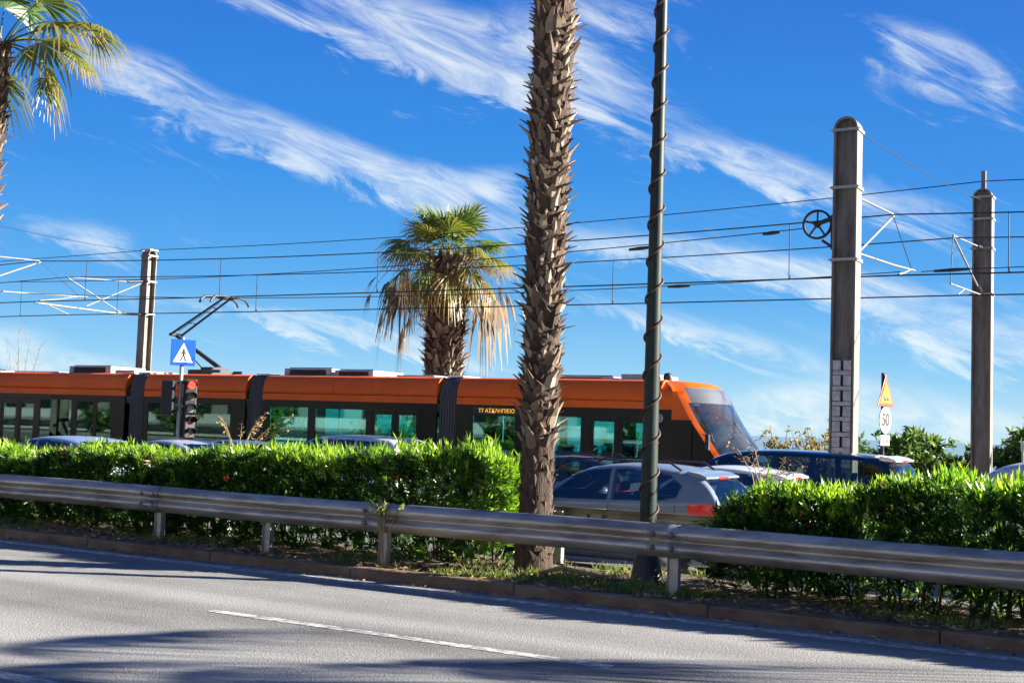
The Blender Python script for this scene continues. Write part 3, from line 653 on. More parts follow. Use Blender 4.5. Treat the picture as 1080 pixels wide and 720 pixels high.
M['straw'] = mat('straw_stalk', (.30, .22, .11), .8)
def weed(label, x, y, z0, h, n, name='dry_weed', m='dry', spread=.16):
    t = thing(name, label, 'weed', (x, y, z0)); qb = QB(); mb = MB()
    for k in range(n):
        a = rng.uniform(0, 6.28); hh = h * rng.uniform(.7, 1.05); dx, dy = math.cos(a) * spread * rng.random() * 2, math.sin(a) * spread * rng.random()
        p = [Vector((x + dx * .1, y, z0)), Vector((x + dx * .5, y + dy * .5, z0 + hh * .6)), Vector((x + dx, y + dy, z0 + hh * .9)), Vector((x + dx * 1.5, y + dy * 1.4, z0 + hh))]
        mb.tube(p, [.006, .005, .004, .002], 5, False)
        for j in range(22):
            f = rng.uniform(.35, 1); c = p[1].lerp(p[3], f) + Vector((rng.gauss(0, .02), rng.gauss(0, .02), rng.gauss(0, .01)))
            d = Vector((rng.gauss(0, 1), rng.gauss(0, 1), rng.gauss(.6, .6))).normalized(); s = d.cross(Vector((rng.random(), rng.random(), .3))).normalized() * .008; l = rng.uniform(.03, .085)
            qb.quad(c, c + d * l * .5 + s, c + d * l, c + d * l * .5 - s, rng.random())
    mb.build('stalks', M['straw'], t); qb.build('foliage', M[m], t)  # second mesh holds the seed heads of the stalks
weed('pale dry weed stalks rising from the long hedge in front of the tram bellows', -11.0, 12.1, .9, .78, 9, spread=.35)
weed('thin dry weed sticking up out of the shorter hedge before the black estate car', -3.95, 12.0, .8, .74, 6, spread=.25)
weed('yellowish weed growing up through the crash barrier joint', -7.75, 10.84, .12, .72, 7, 'yellow_weed', 'grass', .09)
mb = MB(); mb.tube([(-6.02, 11.15, .17), (-5.8, 11.2, .24), (-5.55, 11.25, .2), (-5.2, 11.32, .17)], [.015, .024, .022, .012], 8); mb.tube([(-5.8, 11.2, .24), (-5.7, 11.08, .2), (-5.62, 11.0, .16)], [.012, .009, .005], 6)
tag(mb.build('fallen_branch', M['bark']), 'fallen bare branch lying in the grass between palm and lamp post', 'branch')
def paper(label, x, y, z, s):
    bm = bmesh.new(); bmesh.ops.create_icosphere(bm, subdivisions=2, radius=s)
    for vv_ in bm.verts: vv_.co = Vector((vv_.co.x * 1.3, vv_.co.y * .8, vv_.co.z * .7)) * rng.uniform(.75, 1.2) + Vector((0, 0, s * .5))
    me = bpy.data.meshes.new('crumpled_bag'); bm.to_mesh(me); bm.free(); me.materials.append(M['paper']); o = bpy.data.objects.new('crumpled_bag', me); COL.objects.link(o); o.location = (x, y, z)
    tag(o, label, 'litter')
paper('larger crumpled white bag lying under the shorter hedge', -3.3, 12.3, .10, .095)
paper('small crumpled white bag under the shorter hedge at the frame edge', -1.98, 12.3, .10, .07)
# ------------------------------------------------------------------ tram
YN, YF = 28.1, 30.74; YC = (YN + YF) / 2
tram = thing('tram', 'long orange and black articulated tram with a pantograph on its roof', 'tram', (-20, YC, ROAD2))
ZT = 2.20   # underside of the orange fairing
def pane(parent, xa, xb, za, zb, y, m=None, name='window', d=1):
    mb = MB(); mb.box((xa, min(y, y + d * .018), za), (xb, max(y, y + d * .018), zb)); return mb.build(name, m or M['tram_glass'], parent)
def fairing(parent, x0, x1, near=True, seams=()):
    Y = YN if near else YF; s = 1 if near else -1
    up = [(0, 2.40), (0.0, 2.50), (.02, 2.62), (.07, 2.76), (.15, 2.87), (.26, 2.925), (.42, 2.94), (.42, 2.90), (.06, 2.40)]
    lo = [(0, ZT), (-.004, 2.28), (0, 2.385), (.06, 2.385), (.06, ZT)]
    cuts = [x0] + [c for c in seams] + [x1]; mb = MB()
    for a, b in zip(cuts[:-1], cuts[1:]):
        mb.sweep([(Y + s * q, z) for q, z in up], a + .006, b - .006, True, True)
    mb.sweep([(Y + s * q, z) for q, z in lo], x0 + .005, x1 - .005, False, True)
    return mb.build('roof_fairing', M['orange'], parent)
def carriage(x0, x1, wins, doors, seats=(), seams=(), roof=(), fair=None):
    """black side walls with real openings, floor, roof; glazing, doors, fairings and seats hang on it"""
    mb = MB(); x1f = x1
    for y0, y1 in ((YN, YN + .07), (YF - .07, YF)):
        ops = sorted([(a, b, za, zb) for a, b, za, zb in wins] + [(a, b, -.02, 1.98) for a, b in doors])
        cx = x0
        for a, b, za, zb in ops:
            if a > cx: mb.box((cx, y0, .05), (a, y1, ZT))
            mb.box((a, y0, zb), (b, y1, ZT))
            if za > .06: mb.box((a, y0, .05), (b, y1, za))
            cx = b
        mb.box((cx, y0, .05), (x1, y1, ZT))
    mb.cur = 1; mb.box((x0, YN + .03, -.17), (x1, YF - .03, .045))
    mb.cur = 2; mb.box((x0, YN + .07, .047), (x1, YF - .07, .09)); mb.box((x0, YN + .07, 2.14), (x1, YF - .07, 2.19))
    for y0, y1 in ((YN + .0705, YN + .085), (YF - .085, YF - .0705)):
        mb.box((x0, y0, 2.0), (x1, y1, 2.13))
    mb.cur = 3; mb.box((x0, YN + .40, 2.20), (x1, YF - .40, 2.92))
    c = mb.build('carriage', [M['tram_black'], M['tram_skirt'], M['interior'], M['tram_roof']], tram)
    for a, b, za, zb in wins:
        pane(c, a + .003, b - .003, za + .003, zb - .003, YN + .012); pane(c, a + .003, b - .003, za + .003, zb - .003, YF - .012, d=-1)
        mb = MB(); mb.box((a + .02, YN + .031, zb - .33), (b - .02, YN + .042, zb - .315)); mb.build('window_rail', M['dark_steel'], c)
    for a, b in doors:
        for Y, s in ((YN, 1), (YF, -1)):
            mb = MB()
            for (p, q, u, v) in ((a + .003, a + .09, 0, 1.975), (b - .09, b - .003, 0, 1.975), (a + .09, b - .09, 1.86, 1.975), (a + .09, b - .09, 0, .22)):
                mb.box((p, min(Y + s*.01, Y + s*.05), u), (q, max(Y + s*.01, Y + s*.05), v))
            mb.build('door_leaf', M['tram_black'], c)
            pane(c, a + .09, b - .09, .22, 1.86, Y + s * .02, d=s, name='door_glass')
    for sx, sy in seats:
        mb = MB(); y0 = YN + sy
        mb.box((sx, y0, .42), (sx + .44, y0 + .85, .52)); mb.prism([(sx + .38, .5), (sx + .47, .5), (sx + .60, 1.22), (sx + .53, 1.25)], y0, y0 + .40); mb.prism([(sx + .38, .5), (sx + .47, .5), (sx + .60, 1.22), (sx + .53, 1.25)], y0 + .45, y0 + .85)
        mb.build('seat', M['seat'], c, .02)
    xs = x0 + .8
    while xs < x1 - .5:
        mb = MB(); mb.tube([(xs, YN + .95, .09), (xs, YN + .95, 2.14)], .018, 8); mb.build('grab_pole', M['grab'], c); xs += 1.35
    for n in (True, False): fairing(c, *(fair or (x0, x1)), n, seams)
    for (a, b, zt, style) in roof:
        mb = MB(); mb.box((a, YN + .55, 2.93), (b, YF - .55, zt)); r = mb.build('roof_unit', M['tram_roof'], c, .03)
        if style:
            mb = MB(); k = a + .15 * (b - a)
            while k < a + .85 * (b - a): mb.box((k, YN + .53, 2.97), (k + .05, YN + .552, zt - .05)); k += .08
            mb.box((a + .12 * (b - a), YN + .542, 2.96), (a + .88 * (b - a), YN + .549, zt - .04)); mb.build('louvre', M['black'], r)
            mb = MB(); mb.tube([(a + .1, YN + .7, zt + .02), (b - .1, YN + .7, zt + .02)], .015, 6); mb.build('conduit', M['dark_steel'], r)
    return c
W1 = [(-24.4, -22.97, .62, 2.0), (-22.7, -20.88, .62, 1.98)]
carriage(-24.72, -18.52, W1, [(-20.68, -19.92), (-19.86, -19.10)], [(-24.2, .2), (-23.3, .2), (-22.5, .2), (-21.6, .2)], (-22.1, -20.7),
         [(-24.4, -22.6, 3.16, 1), (-22.5, -21.1, 3.12, 1), (-20.3, -19.0, 3.0, 0)])
c3 = carriage(-29.62, -25.38, [(-29.4, -27.83, .55, 2.0), (-27.45, -25.95, .55, 2.0)], [], [(-29.1, .2), (-28.3, .2), (-27.3, .2)], (),
         [(-29.4, -29.25, 2.99, 0)])
carriage(-37.0, -30.46, [(-34.45, -32.93, .55, 2.02), (-32.65, -31.9, .55, 1.98), (-31.72, -31.05, .55, 1.98)], [(-36.4, -35.6), (-35.5, -34.7)], [(-34.3, .2), (-33.5, .2), (-32.5, .2)], (-34.0,),
         [(-36.6, -34.3, 2.99, 0), (-33.8, -31.8, 3.18, 1), (-31.6, -30.7, 3.06, 0)])
cab = carriage(-17.88, -11.95, [(-17.35, -16.05, .62, 1.92), (-15.85, -14.12, .62, 1.96)], [(-13.85, -13.10), (-13.04, -12.30)], [(-17.1, .2), (-16.3, .2), (-15.4, .2), (-14.7, .2)], (-16.2, -14.55),
         [(-16.0, -13.5, 3.02, 1), (-13.3, -12.35, 3.09, 0)])
rear = carriage(-44.0, -37.9, [(-43.3, -41.9, .55, 1.98), (-41.7, -40.3, .55, 1.98)], [(-39.9, -39.15), (-39.1, -38.35)], [(-43, .2), (-41.4, .2)], (-41.0,), [(-42, -39, 3.1, 1)])
# destination display in the cab carriage side
mb = MB(); mb.box((-17.35, YN - .006, 1.95), (-15.9, YN - .001, 2.15)); dp = mb.build('destination_display', M['black'], cab)
text('display_text', 'T7 ΑΣΚΛΗΠΙΕΙΟ', .15, M['amber_led'], dp, Vector((-16.62, YN - .009, 2.045)) - off(dp), (PI/2, 0, 0), .001)
for bx in (-18.19, -25.05, -30.04, -37.45):
    mb = MB(); wd = .30 if bx > -37 else .42
    n = 7
    for k in range(n):
        mb.cur = 0; a = bx - wd + 2 * wd * k / n; b = a + 2 * wd / n
        e = [(YN + .10, -.1), (YN + .10, 2.30), (YN + .14, 2.62), (YN + .26, 2.86), (YN + .42, 2.93), (YF - .42, 2.93), (YF - .26, 2.86), (YF - .14, 2.62), (YF - .10, 2.30), (YF - .10, -.1)]
        mb.sweep(e, a + .010, b - .010, False, True)
        mb.cur = 1; e2 = [(y + (.03 if y < YC else -.03), z - .03) for y, z in e]; mb.sweep(e2, b - .0095, b + .0095, False, True)
    bl = mb.build('bellows', [M['bellows'], M['bellows_fold']], tram)
    mb = MB(); mb.box((bx - wd + .02, YN + .36, 2.935), (bx + wd - .02, YF - .36, 2.985)); mb.build('bellows_cap', M['bellows_cap'], bl, .02)

# nose: rounded, raked cab front lofted through levels
def nose(parent, xside, sgn, label_parts=True):
    prof = [(-.18, -9.75), (0.0, -9.58), (.35, -9.52), (.7, -9.60), (1.0, -9.76), (1.3, -9.98), (1.6, -10.20), (1.9, -10.42), (2.2, -10.60), (2.38, -10.70), (2.5, -10.77), (2.65, -10.86), (2.76, -10.96), (2.84, -11.08), (2.90, -11.28), (2.935, -11.65)]
    NT = 44; D = .82; grid = []
    for z, xf in prof:
        row = []
        inset = 0 if z < 2.5 else .42 * ((z - 2.5) / .44) ** 2.2
        hw = (YF - YN) / 2 - inset
        for i in range(NT + 1):
            s = i / NT * 2 - 1; q = math.copysign(1 - (1 - abs(s)) ** 1.35, s)
            X = xf - D * abs(q) ** 3.2
            if i == 0 or i == NT: X = -11.96
            if i == 1 or i == NT - 1: X = min(X, -11.9 + .25); q = math.copysign(1.0, s)
            row.append((X if sgn > 0 else -55.95 - X, YC + hw * q, z))
        grid.append(row)
    shell = MB(); glass = MB(); head = MB(); sideg = MB()
    for j in range(len(prof) - 1):
        zm = (prof[j][0] + prof[j+1][0]) / 2
        for i in range(NT):
            s = abs((i + .5) / NT * 2 - 1); f = [grid[j][i], grid[j][i+1], grid[j+1][i+1], grid[j+1][i]]
            if sgn < 0: f = f[::-1]
            if s < .80 and .95 < zm < 2.38: glass._add(f, [(0, 1, 2, 3)], True); continue
            if s < .76 and 2.38 < zm < 2.80: head._add(f, [(0, 1, 2, 3)], True); continue
            if s > .955 or (s > .89 and zm < 2.0): shell.cur = 0 if zm > 2.2 else 1
            else: shell.cur = 0 if zm > .95 or s > .8 else 1
            if zm < .3: shell.cur = 1
            shell._add(f, [(0, 1, 2, 3)], True)
    sh = shell.build('cab_front', [M['orange'], M['tram_black']], parent)
    g = glass.build('windscreen', M['wind_glass'], parent); h = head.build('windscreen_header', M['tram_head'], parent)
    return sh, g
M['tram_head'] = mat('windscreen_header_panel', (0.13, 0.14, 0.155), 0.2, coat=0.4)
M['orange_pillar'] = M['orange']
sh, gl = nose(tram, 0, 1)
nose(tram, 0, -1)
# dark cab interior: bulkhead, desk, seat
mb = MB(); mb.box((-11.95, YN + .09, .1), (-11.9, YF - .09, 2.15)); mb.box((-10.75, YN + .35, .3), (-10.05, YF - .35, .95)); mb.build('driver_desk', M['interior'], tram)
mb = MB(); mb.box((-11.6, YC - .25, .5), (-11.2, YC + .25, .62)); mb.box((-11.68, YC - .25, .55), (-11.58, YC + .25, 1.45)); mb.build('driver_seat', M['black'], tram, .03)
# wiper, header line, side door window, emblem, buttons
mb = MB(); mb.tube([(-9.88, YC - .05, 1.05), (-10.16, YC - .12, 1.55), (-10.52, YC - .3, 2.05)], .016, 6); mb.tube([(-9.9, YC - .02, 1.08), (-10.5, YC - .22, 2.06)], .010, 6); mb.build('wiper', M['black'], tram)
mb = MB(); mb.box((-11.82, YN - .004, .45), (-11.12, YN + .0, 1.95)); mb.build('cab_door_window', M['cabglass'] if 'cabglass' in M else M['tram_black'], tram)
mb = MB(); mb.lathe([(.075, 0), (.105, 0), (.105, -.004), (.075, -.004), (.075, 0)], (-11.98, YN - .003, 1.98), 20, 'y')
for dx, dz in ((.022, .05), (.05, .022)): mb.box((-11.98 - dx, YN - .008, 1.98 - dz), (-11.98 + dx, YN - .003, 1.98 + dz))
mb.build('operator_emblem', M['sign_white'], tram)
mb = MB(); mb.lathe([(0, -.012), (.04, -.01), (.045, 0)], (-12.0, YN - .002, 1.38), 14, 'y'); mb.build('door_button', M['sign_yellow'], tram)
mb = MB(); mb.lathe([(.055, -.05), (.06, -.12), (.03, -.16), (0, -.17)], (-12.05, YN + .7, 3.12), 12, 'z'); mb.lathe([(.11, 2.94), (.12, 3.03), (.09, 3.12), (0, 3.15)], (-12.15, YN + .9, 0), 14); mb.build('aerial', M['black'], tram)
mb = MB(); mb.box((-10.72, YN - .16, 1.25), (-10.62, YN - .05, 1.62)); mb.tube([(-10.85, YN + .02, 1.62), (-10.67, YN - .1, 1.6)], .015, 6); mb.build('mirror_camera', M['black'], tram, .01)
# pantograph
pg = MB()
pg.box((-28.55, YC - .55, 2.94), (-27.55, YC + .55, 3.10)); pg.box((-28.2, YC - .35, 3.10), (-27.7, YC + .35, 3.20))
for dy in (-.5, .5): pg.tube([(-28.5, YC + dy, 3.06), (-27.2, YC + dy, 3.06)], .05, 8)
pn = pg.build('pantograph', M['dark_steel'], tram)
a = MB(); a.tube([(-27.75, YC, 3.2), (-29.70, YC, 4.24)], [.075, .06], 10); a.tube([(-28.35, YC - .1, 3.15), (-29.62, YC - .1, 4.12)], .018, 6); a.tube([(-29.7, YC - .28, 4.26), (-29.7, YC + .28, 4.26)], .05, 8); a.build('lower_arm', M['dark_steel'], pn)
a = MB()
for dy in (-.25, .25): a.tube([(-29.7, YC + dy, 4.26), (-27.62, YC + dy * .6, 5.38)], [.042, .034], 8)
a.tube([(-29.0, YC - .24, 4.63), (-29.0, YC + .24, 4.63)], .016, 6); a.tube([(-28.1, YC - .2, 5.12), (-28.1, YC + .2, 5.12)], .016, 6); a.tube([(-29.6, YC, 4.38), (-27.9, YC, 5.26)], .010, 6); a.build('upper_arm', M['dark_steel'], pn)
a = MB()
for dx in (-.28, .18):
    a.tube([(-27.6 + dx, YC - .88, 5.22), (-27.6 + dx, YC - .8, 5.34), (-27.6 + dx, YC - .65, 5.43), (-27.6 + dx, YC - .45, 5.455), (-27.6 + dx, YC + .45, 5.455), (-27.6 + dx, YC + .65, 5.43), (-27.6 + dx, YC + .8, 5.34), (-27.6 + dx, YC + .88, 5.22)],   .038, 8)
for dy in (-.35, .35): a.tube([(-27.88, YC + dy, 5.44), (-27.42, YC + dy, 5.44)], .022, 6)
a.tube([(-27.62, YC - .35, 5.39), (-27.62, YC + .35, 5.39)], .025, 6); a.build('collector_head', M['dark_steel'], pn)
for x in (-42, -34.5, -27.5, -22, -13):   # bogies
    mb = MB()
    for dx in (-.8, .8):
        for dy in (-.75, .75): mb.lathe([(.05, -.06), (.28, -.06), (.3, 0), (.28, .06), (.05, .06)], (x + dx, YC + dy, .02), 18, 'y')
    mb.build('bogie_wheels', M['dark_steel'], tram)

# ------------------------------------------------------------------ overhead line
def arch_pole(label, x, y, zg, h, w, dep, bands, bracket, spike=0.0, group='overhead line poles'):
    t = thing('overhead_line_pole', label, 'pole', (x, y, zg), 0, group)
    mb = MB(); f = .045; hb = h - w / 2
    mb.box((x - w/2, y - dep/2, zg), (x - w/2 + f, y + dep/2, zg + hb)); mb.box((x + w/2 - f, y - dep/2, zg), (x + w/2, y + dep/2, zg + hb))
    mb.box((x - w/2 + f, y - .02, zg), (x + w/2 - f, y + .02, zg + hb))
    mb.build('pole', M['steel_pole'], t, .006)
    mb = MB(); n = 18
    outer = [(x + w/2 * math.cos(PI * k / n), zg + hb + w/2 * math.sin(PI * k / n)) for k in range(n + 1)]; inner = [(x + (w/2 - f) * math.cos(PI * k / n), zg + hb + (w/2 - f) * math.sin(PI * k / n)) for k in range(n + 1)]
    for k in range(n):
        mb.prism([outer[k], outer[k+1], inner[k+1], inner[k]], y - dep/2, y + dep/2)
    mb.prism([(x + (w/2 - f) * math.cos(PI * k / n), zg + hb + .001 + (w/2 - f) * math.sin(PI * k / n)) for k in range(n + 1)], y - .02, y + .02)
    mb.build('arched_cap', M['steel_pole'], t)
    for z in bands:
        mb = MB(); mb.box((x - w/2 - .03, y - dep/2 - .03, z - .03), (x + w/2 + .03, y - dep/2 - .003, z + .03)); mb.box((x - w/2 - .03, y + dep/2 + .003, z - .03), (x + w/2 + .03, y + dep/2 + .03, z + .03))
        mb.box((x - w/2 - .03, y - dep/2 - .003, z - .03), (x - w/2 - .003, y + dep/2 + .003, z + .03)); mb.box((x + w/2 + .003, y - dep/2 - .003, z - .03), (x + w/2 + .03, y + dep/2 + .003, z + .03))
        mb.tube([(x - w/2 - .07, y - dep/2 - .015, z), (x + w/2 + .07, y - dep/2 - .015, z)], .012, 6); mb.build('clamp_band', M['band'], t)
    if spike:
        mb = MB(); mb.box((x - .06, y - .06, zg + h - .02), (x + .06, y + .06, zg + h + spike)); mb.build('spike', M['steel_pole'], t)
    for (nm, pts, r, m) in bracket:
        mb = MB(); mb.tube([(x + q[0], q[1], q[2]) for q in pts], r, 10); mb.build(nm, M[m], t)
    return t
P1X, P1Y = -6.76, 25.5
br1 = [('bracket_tube', [(0, P1Y + .2, 6.78), (.05, 29.4, 6.96)], .024, 'tube'), ('bracket_tube', [(0, P1Y + .2, 5.33), (.05, 29.45, 6.92)], .028, 'tube'),
       ('registration_arm', [(0, 26.5, 5.62), (0, 29.8, 5.80), (.1, 31.6, 5.90)], .025, 'tube'), ('steady_arm', [(0.1, 31.2, 5.88), (0.15, 30.2, 5.66), (0.2, 29.4, 5.53)], .022, 'tube'),
       ('stay_rope', [(.05, 29.4, 6.94), (.1, 31.2, 5.9)], .010, 'wire'), ('insulator', [(0, P1Y + .25, 5.35), (.01, 26.1, 5.52)], .06, 'insul'), ('insulator', [(0, P1Y + .22, 6.78), (.01, 26.0, 6.80)], .055, 'insul')]
p1 = arch_pole('thick arched steel pole with the tension wheel, behind the black estate car', P1X, P1Y, -.27, 8.6, .50, .42, [6.84, 5.33, 8.05], br1)
mb = MB()
z = 1.05
for k in range(7):
    mb.box((P1X - .19, P1Y - .205, z), (P1X + .19, P1Y - .17, z + .085))
    mb.box((P1X - .19, P1Y - .205, z + .10), (P1X - .03, P1Y - .17, z + .30)); mb.box((P1X + .03, P1Y - .205, z + .10), (P1X + .19, P1Y - .17, z + .30)); z += .315
pl = mb.build('pale_plates', M['poster'], p1)
# tension wheel
wx, wy, wz = -7.38, 25.5, 6.12
mb = MB(); mb.lathe([(.27, -.03), (.315, -.035), (.30, 0), (.315, .035), (.27, .03), (.27, -.03)], (wx, wy, wz), 32, 'y')
for k in range(5):
    a = 2 * PI * k / 5 + .3; mb.tube([(wx, wy, wz), (wx + .28 * math.cos(a), wy, wz + .28 * math.sin(a))], .022, 6)
mb.lathe([(0, -.06), (.07, -.06), (.07, .06), (0, .06)], (wx, wy, wz), 14, 'y'); wh = mb.build('tension_wheel', M['dark_steel'], p1)
mb = MB(); mb.tube([(wx, wy - .05, wz), (P1X - .25, wy - .05, wz + .12)], .05, 8); mb.tube([(P1X - .29, wy - .05, wz + .18), (P1X - .29, wy - .05, wz - .55)], .035, 8); mb.tube([(P1X - .29, wy - .05, wz - .5), (P1X - .5, wy - .05, wz - .35)], .03, 8); mb.build('wheel_bracket', M['dark_steel'], wh)
br2 = [('bracket_tube', [(0, 33.3, 7.02), (0, 37.8, 7.33)], .022, 'tube'), ('bracket_tube', [(0, 33.35, 7.0), (0, 37.75, 5.98)], .028, 'tube'), ('registration_arm', [(0, 33.0, 5.72), (0, 37.75, 5.95)], .022, 'tube'),
       ('steady_arm', [(0, 35.0, 5.80), (0.05, 33.8, 5.52)], .02, 'tube'), ('dropper', [(0, 33.3, 7.0), (0, 33.05, 5.73)], .012, 'wire'), ('insulator', [(.1, 37.7, 6.72), (.62, 33.9, 6.55), ], .05, 'insul')]
br2 = br2[:5] + [('insulator', [(0, 37.0, 7.27), (0, 37.75, 7.33)], .06, 'insul'), ('insulator', [(0, 37.1, 6.14), (0, 37.74, 5.99)], .06, 'insul')]
arch_pole('arched steel pole with a spike on its cap, above the silver people carrier', -6.06, 38.0, -.3, 9.4, .54, .45, [7.33, 5.98, 8.2, 8.85], br2, .55)
br3 = [('bracket_tube', [(0, 33.75, 7.02), (0, 36.85, 7.21)], .022, 'tube'), ('insulator', [(0, 36.85, 7.21), (0, 37.8, 7.33)], .06, 'insul'), ('bracket_tube', [(0, 33.72, 7.0), (0, 36.65, 5.83)], .028, 'tube'),
       ('insulator', [(0, 36.65, 5.83), (0, 37.8, 5.90)], .06, 'insul'), ('bracket_tube', [(0, 34.75, 5.95), (0, 37.8, 7.30)], .028, 'tube'), ('registration_arm', [(0, 32.25, 5.83), (0, 36.65, 5.81)], .04, 'tube'), ('steady_arm', [(0, 32.9, 5.8), (.05, 33.85, 5.53)], .02, 'tube')]
p3 = arch_pole('slimmer looking arched pole behind the tram next to the pantograph', -40.2, 38.0, -.3, 9.0, .50, .42, [7.33, 5.93, 8.45, 8.7], br3, 0)
for ch in p3.children:
    if ch.name.split('.')[0] in ('pole', 'arched_cap'): ch.rotation_euler = (0, 0, PI/2)
p4 = dup(p1, (-36.6, P1Y, -.27), 'arched pole beyond the frame edge whose bracket tip reaches over the tram roof')

def cat(p, q, sag, n=24):
    p, q = Vector(p), Vector(q); return [p.lerp(q, i / n) - Vector((0, 0, sag * 4 * (i / n) * (1 - i / n))) for i in range(n + 1)]
def overhead(label, Y, zc, zm, sup, sag):
    t = thing('overhead_wire', label, 'overhead wire', (sup[1], Y, zc), 0, 'overhead tram wires')
    mm_ = MB(); cc = MB(); dd = []
    for a, b in zip(sup[:-1], sup[1:]):
        pm = cat((a, Y, zm), (b, Y, zm), sag); pc = cat((a, Y, zc), (b, Y, zc), .04); mm_.tube(pm, .017, 5, False); cc.tube(pc, .019, 5, False)
        for k in (2, 7, 12, 17, 22):
            mb = MB(); mb.tube([pm[k], pc[k]], .013, 5, False); mb.tube([pc[k] + Vector((0, 0, .10)), pc[k] + Vector((.05, 0, .05)), pc[k]], .012, 5, False); dd.append(mb)
    mm_.build('messenger_wire', M['wire'], t); cc.build('contact_wire', M['wire'], t)
    for mb in dd: mb.build('dropper', M['wire'], t)
overhead('contact wire and carrier over the orange tram, touched by its pantograph', 29.4, 5.50, 6.95, [-105, -71, -36.6, -6.7, 24, 56], .30)
overhead('contact wire and carrier over the far track behind the tram', 33.8, 5.50, 7.03, [-108, -74, -40.2, -6.1, 28, 60], .28)
def wire(label, pts, r=.016, ins=()):
    t = thing('cable', label, 'cable', tuple(pts[0]), 0, 'overhead tram wires'); mb = MB(); mb.tube(pts, r, 5, False); mb.build('strand', M['wire'], t)
    for (p, q) in ins:
        mb = MB(); mb.tube([p, Vector(p).lerp(Vector(q), .5), q], [.03, .045, .03], 8); mb.build('insulator', M['insul'], t)
wire('highest feeder cable running along the tops of the far poles', cat((-108, 38, 8.8), (-40.2, 38, 8.72), .3)[:-1] + cat((-40.2, 38, 8.72), (-6.06, 38, 9.35), .30)[:-1] + cat((-6.06, 38, 9.35), (30, 38, 9.3), .2))
wire('tensioned cable running from the tension wheel over the tram roof', cat((-7.68, 25.5, 6.05), (-36.6, 28.5, 6.1), .28), .012, [((-8.6, 25.6, 5.99), (-8.2, 25.55, 6.01)), ((-11.9, 25.9, 5.83), (-11.3, 25.85, 5.86))])
wire('second lower tensioned cable beside the contact wire over the tram', cat((-6.5, 29.3, 5.57), (-36.6, 29.0, 5.75), .35), .012, [((-12.3, 29.2, 5.36), (-11.7, 29.2, 5.37))])
wire('thin guy wire from the tension wheel pole cap to the spiked pole', cat((P1X + .2, P1Y, 8.05), (-6.06, 37.8, 8.75), .12), .010)
wire('thin guy wire from the frame edge to the slimmer pole behind the tram', cat((-36.6, P1Y, 8.05), (-40.2, 37.8, 8.6), .12), .010)
wire('short insulated wire between the tension wheel pole bracket and the spiked pole', [Vector((-6.05, 29.4, 5.57)), Vector((-5.6, 29.4, 5.585)), Vector((-4.9, 29.4, 5.6)), Vector((-2.5, 29.4, 5.62))], .012, [((-5.76, 29.4, 5.575), (-4.97, 29.4, 5.6))])
# ------------------------------------------------------------------ cars
def paint(name, c, metal=0.12): return mat(name, c, 0.35, metal, coat=.7)
PAINT = dict(silverblue=paint('paint_silver_blue', (.17, .215, .275)), white=mat('paint_white', (.75, .75, .75), .3, coat=1.0), black=mat('paint_black', (.006, .006, .008), .2, coat=1.0), silver=paint('paint_silver', (.50, .51, .53)),
             darkblue=paint('paint_dark_blue', (.04, .07, .16)), bluegrey=paint('paint_blue_grey', (.22, .30, .42)), greysilver=paint('paint_grey_silver', (.30, .33, .38)), dark=mat('paint_dark', (.03, .03, .035), .25, coat=1.0))
M['cg'] = mat('car_window_glass', (.010, .014, .016), .03, spec=.7, bump=.12, scale=1.0, bscale=2.2)
M['car_seat'] = mat('car_seat_cloth', (.035, .036, .04), .8)
M['seam'] = mat('panel_gap', (.01, .01, .01), .8)
STY = {   # x/L, bottom, belt, top (of H), width
 'hatch': [(0, .22, .40, .43, .70), (.02, .16, .47, .50, .86), (.08, .14, .55, .58, .95), (.18, .13, .605, .635, .99), (.30, .13, .63, .665, 1), (.36, .13, .64, .73, 1), (.44, .13, .645, .885, 1), (.52, .13, .65, .965, 1), (.62, .13, .655, 1.0, 1), (.74, .13, .67, .995, 1), (.85, .13, .69, .965, 1), (.915, .13, .70, .915, .985), (.955, .14, .70, .80, .965), (.985, .17, .66, .685, .93), (1, .22, .54, .56, .86)],
 'mpv': [(0, .22, .42, .45, .74), (.02, .16, .50, .53, .88), (.06, .14, .57, .60, .96), (.12, .13, .62, .65, 1), (.19, .13, .64, .74, 1), (.27, .13, .645, .90, 1), (.34, .13, .65, .97, 1), (.48, .13, .65, 1.0, 1), (.66, .13, .655, 1.0, 1), (.84, .13, .66, .985, 1), (.93, .13, .665, .965, .99), (.965, .14, .665, .88, .975), (.987, .16, .65, .70, .95), (1, .22, .54, .57, .90)],
 'sedan': [(0, .22, .42, .45, .72), (.02, .16, .50, .53, .88), (.08, .14, .57, .60, .96), (.18, .13, .62, .65, 1), (.27, .13, .64, .675, 1), (.32, .13, .65, .75, 1), (.40, .13, .655, .90, 1), (.48, .13, .66, .975, 1), (.58, .13, .66, 1.0, 1), (.68, .13, .665, .985, 1), (.78, .13, .675, .90, 1), (.86, .13, .685, .76, .99), (.92, .14, .69, .715, .97), (.98, .17, .65, .68, .93), (1, .24, .54, .56, .86)]}
WIN = {'hatch': [[(.365, .655), (.475, .885), (.535, .935), (.60, .95), (.60, .665)], [(.612, .668), (.612, .95), (.72, .945), (.81, .91), (.855, .82), (.84, .715), (.79, .685)]],
       'mpv': [[(.20, .66), (.295, .88), (.35, .93), (.43, .94), (.43, .665)], [(.442, .668), (.442, .94), (.66, .942), (.66, .672)], [(.672, .675), (.672, .942), (.86, .925), (.90, .86), (.90, .70)]],
       'sedan': [[(.325, .665), (.43, .89), (.50, .94), (.55, .945), (.55, .672)], [(.562, .675), (.562, .945), (.65, .935), (.74, .86), (.79, .75), (.74, .70)]]}
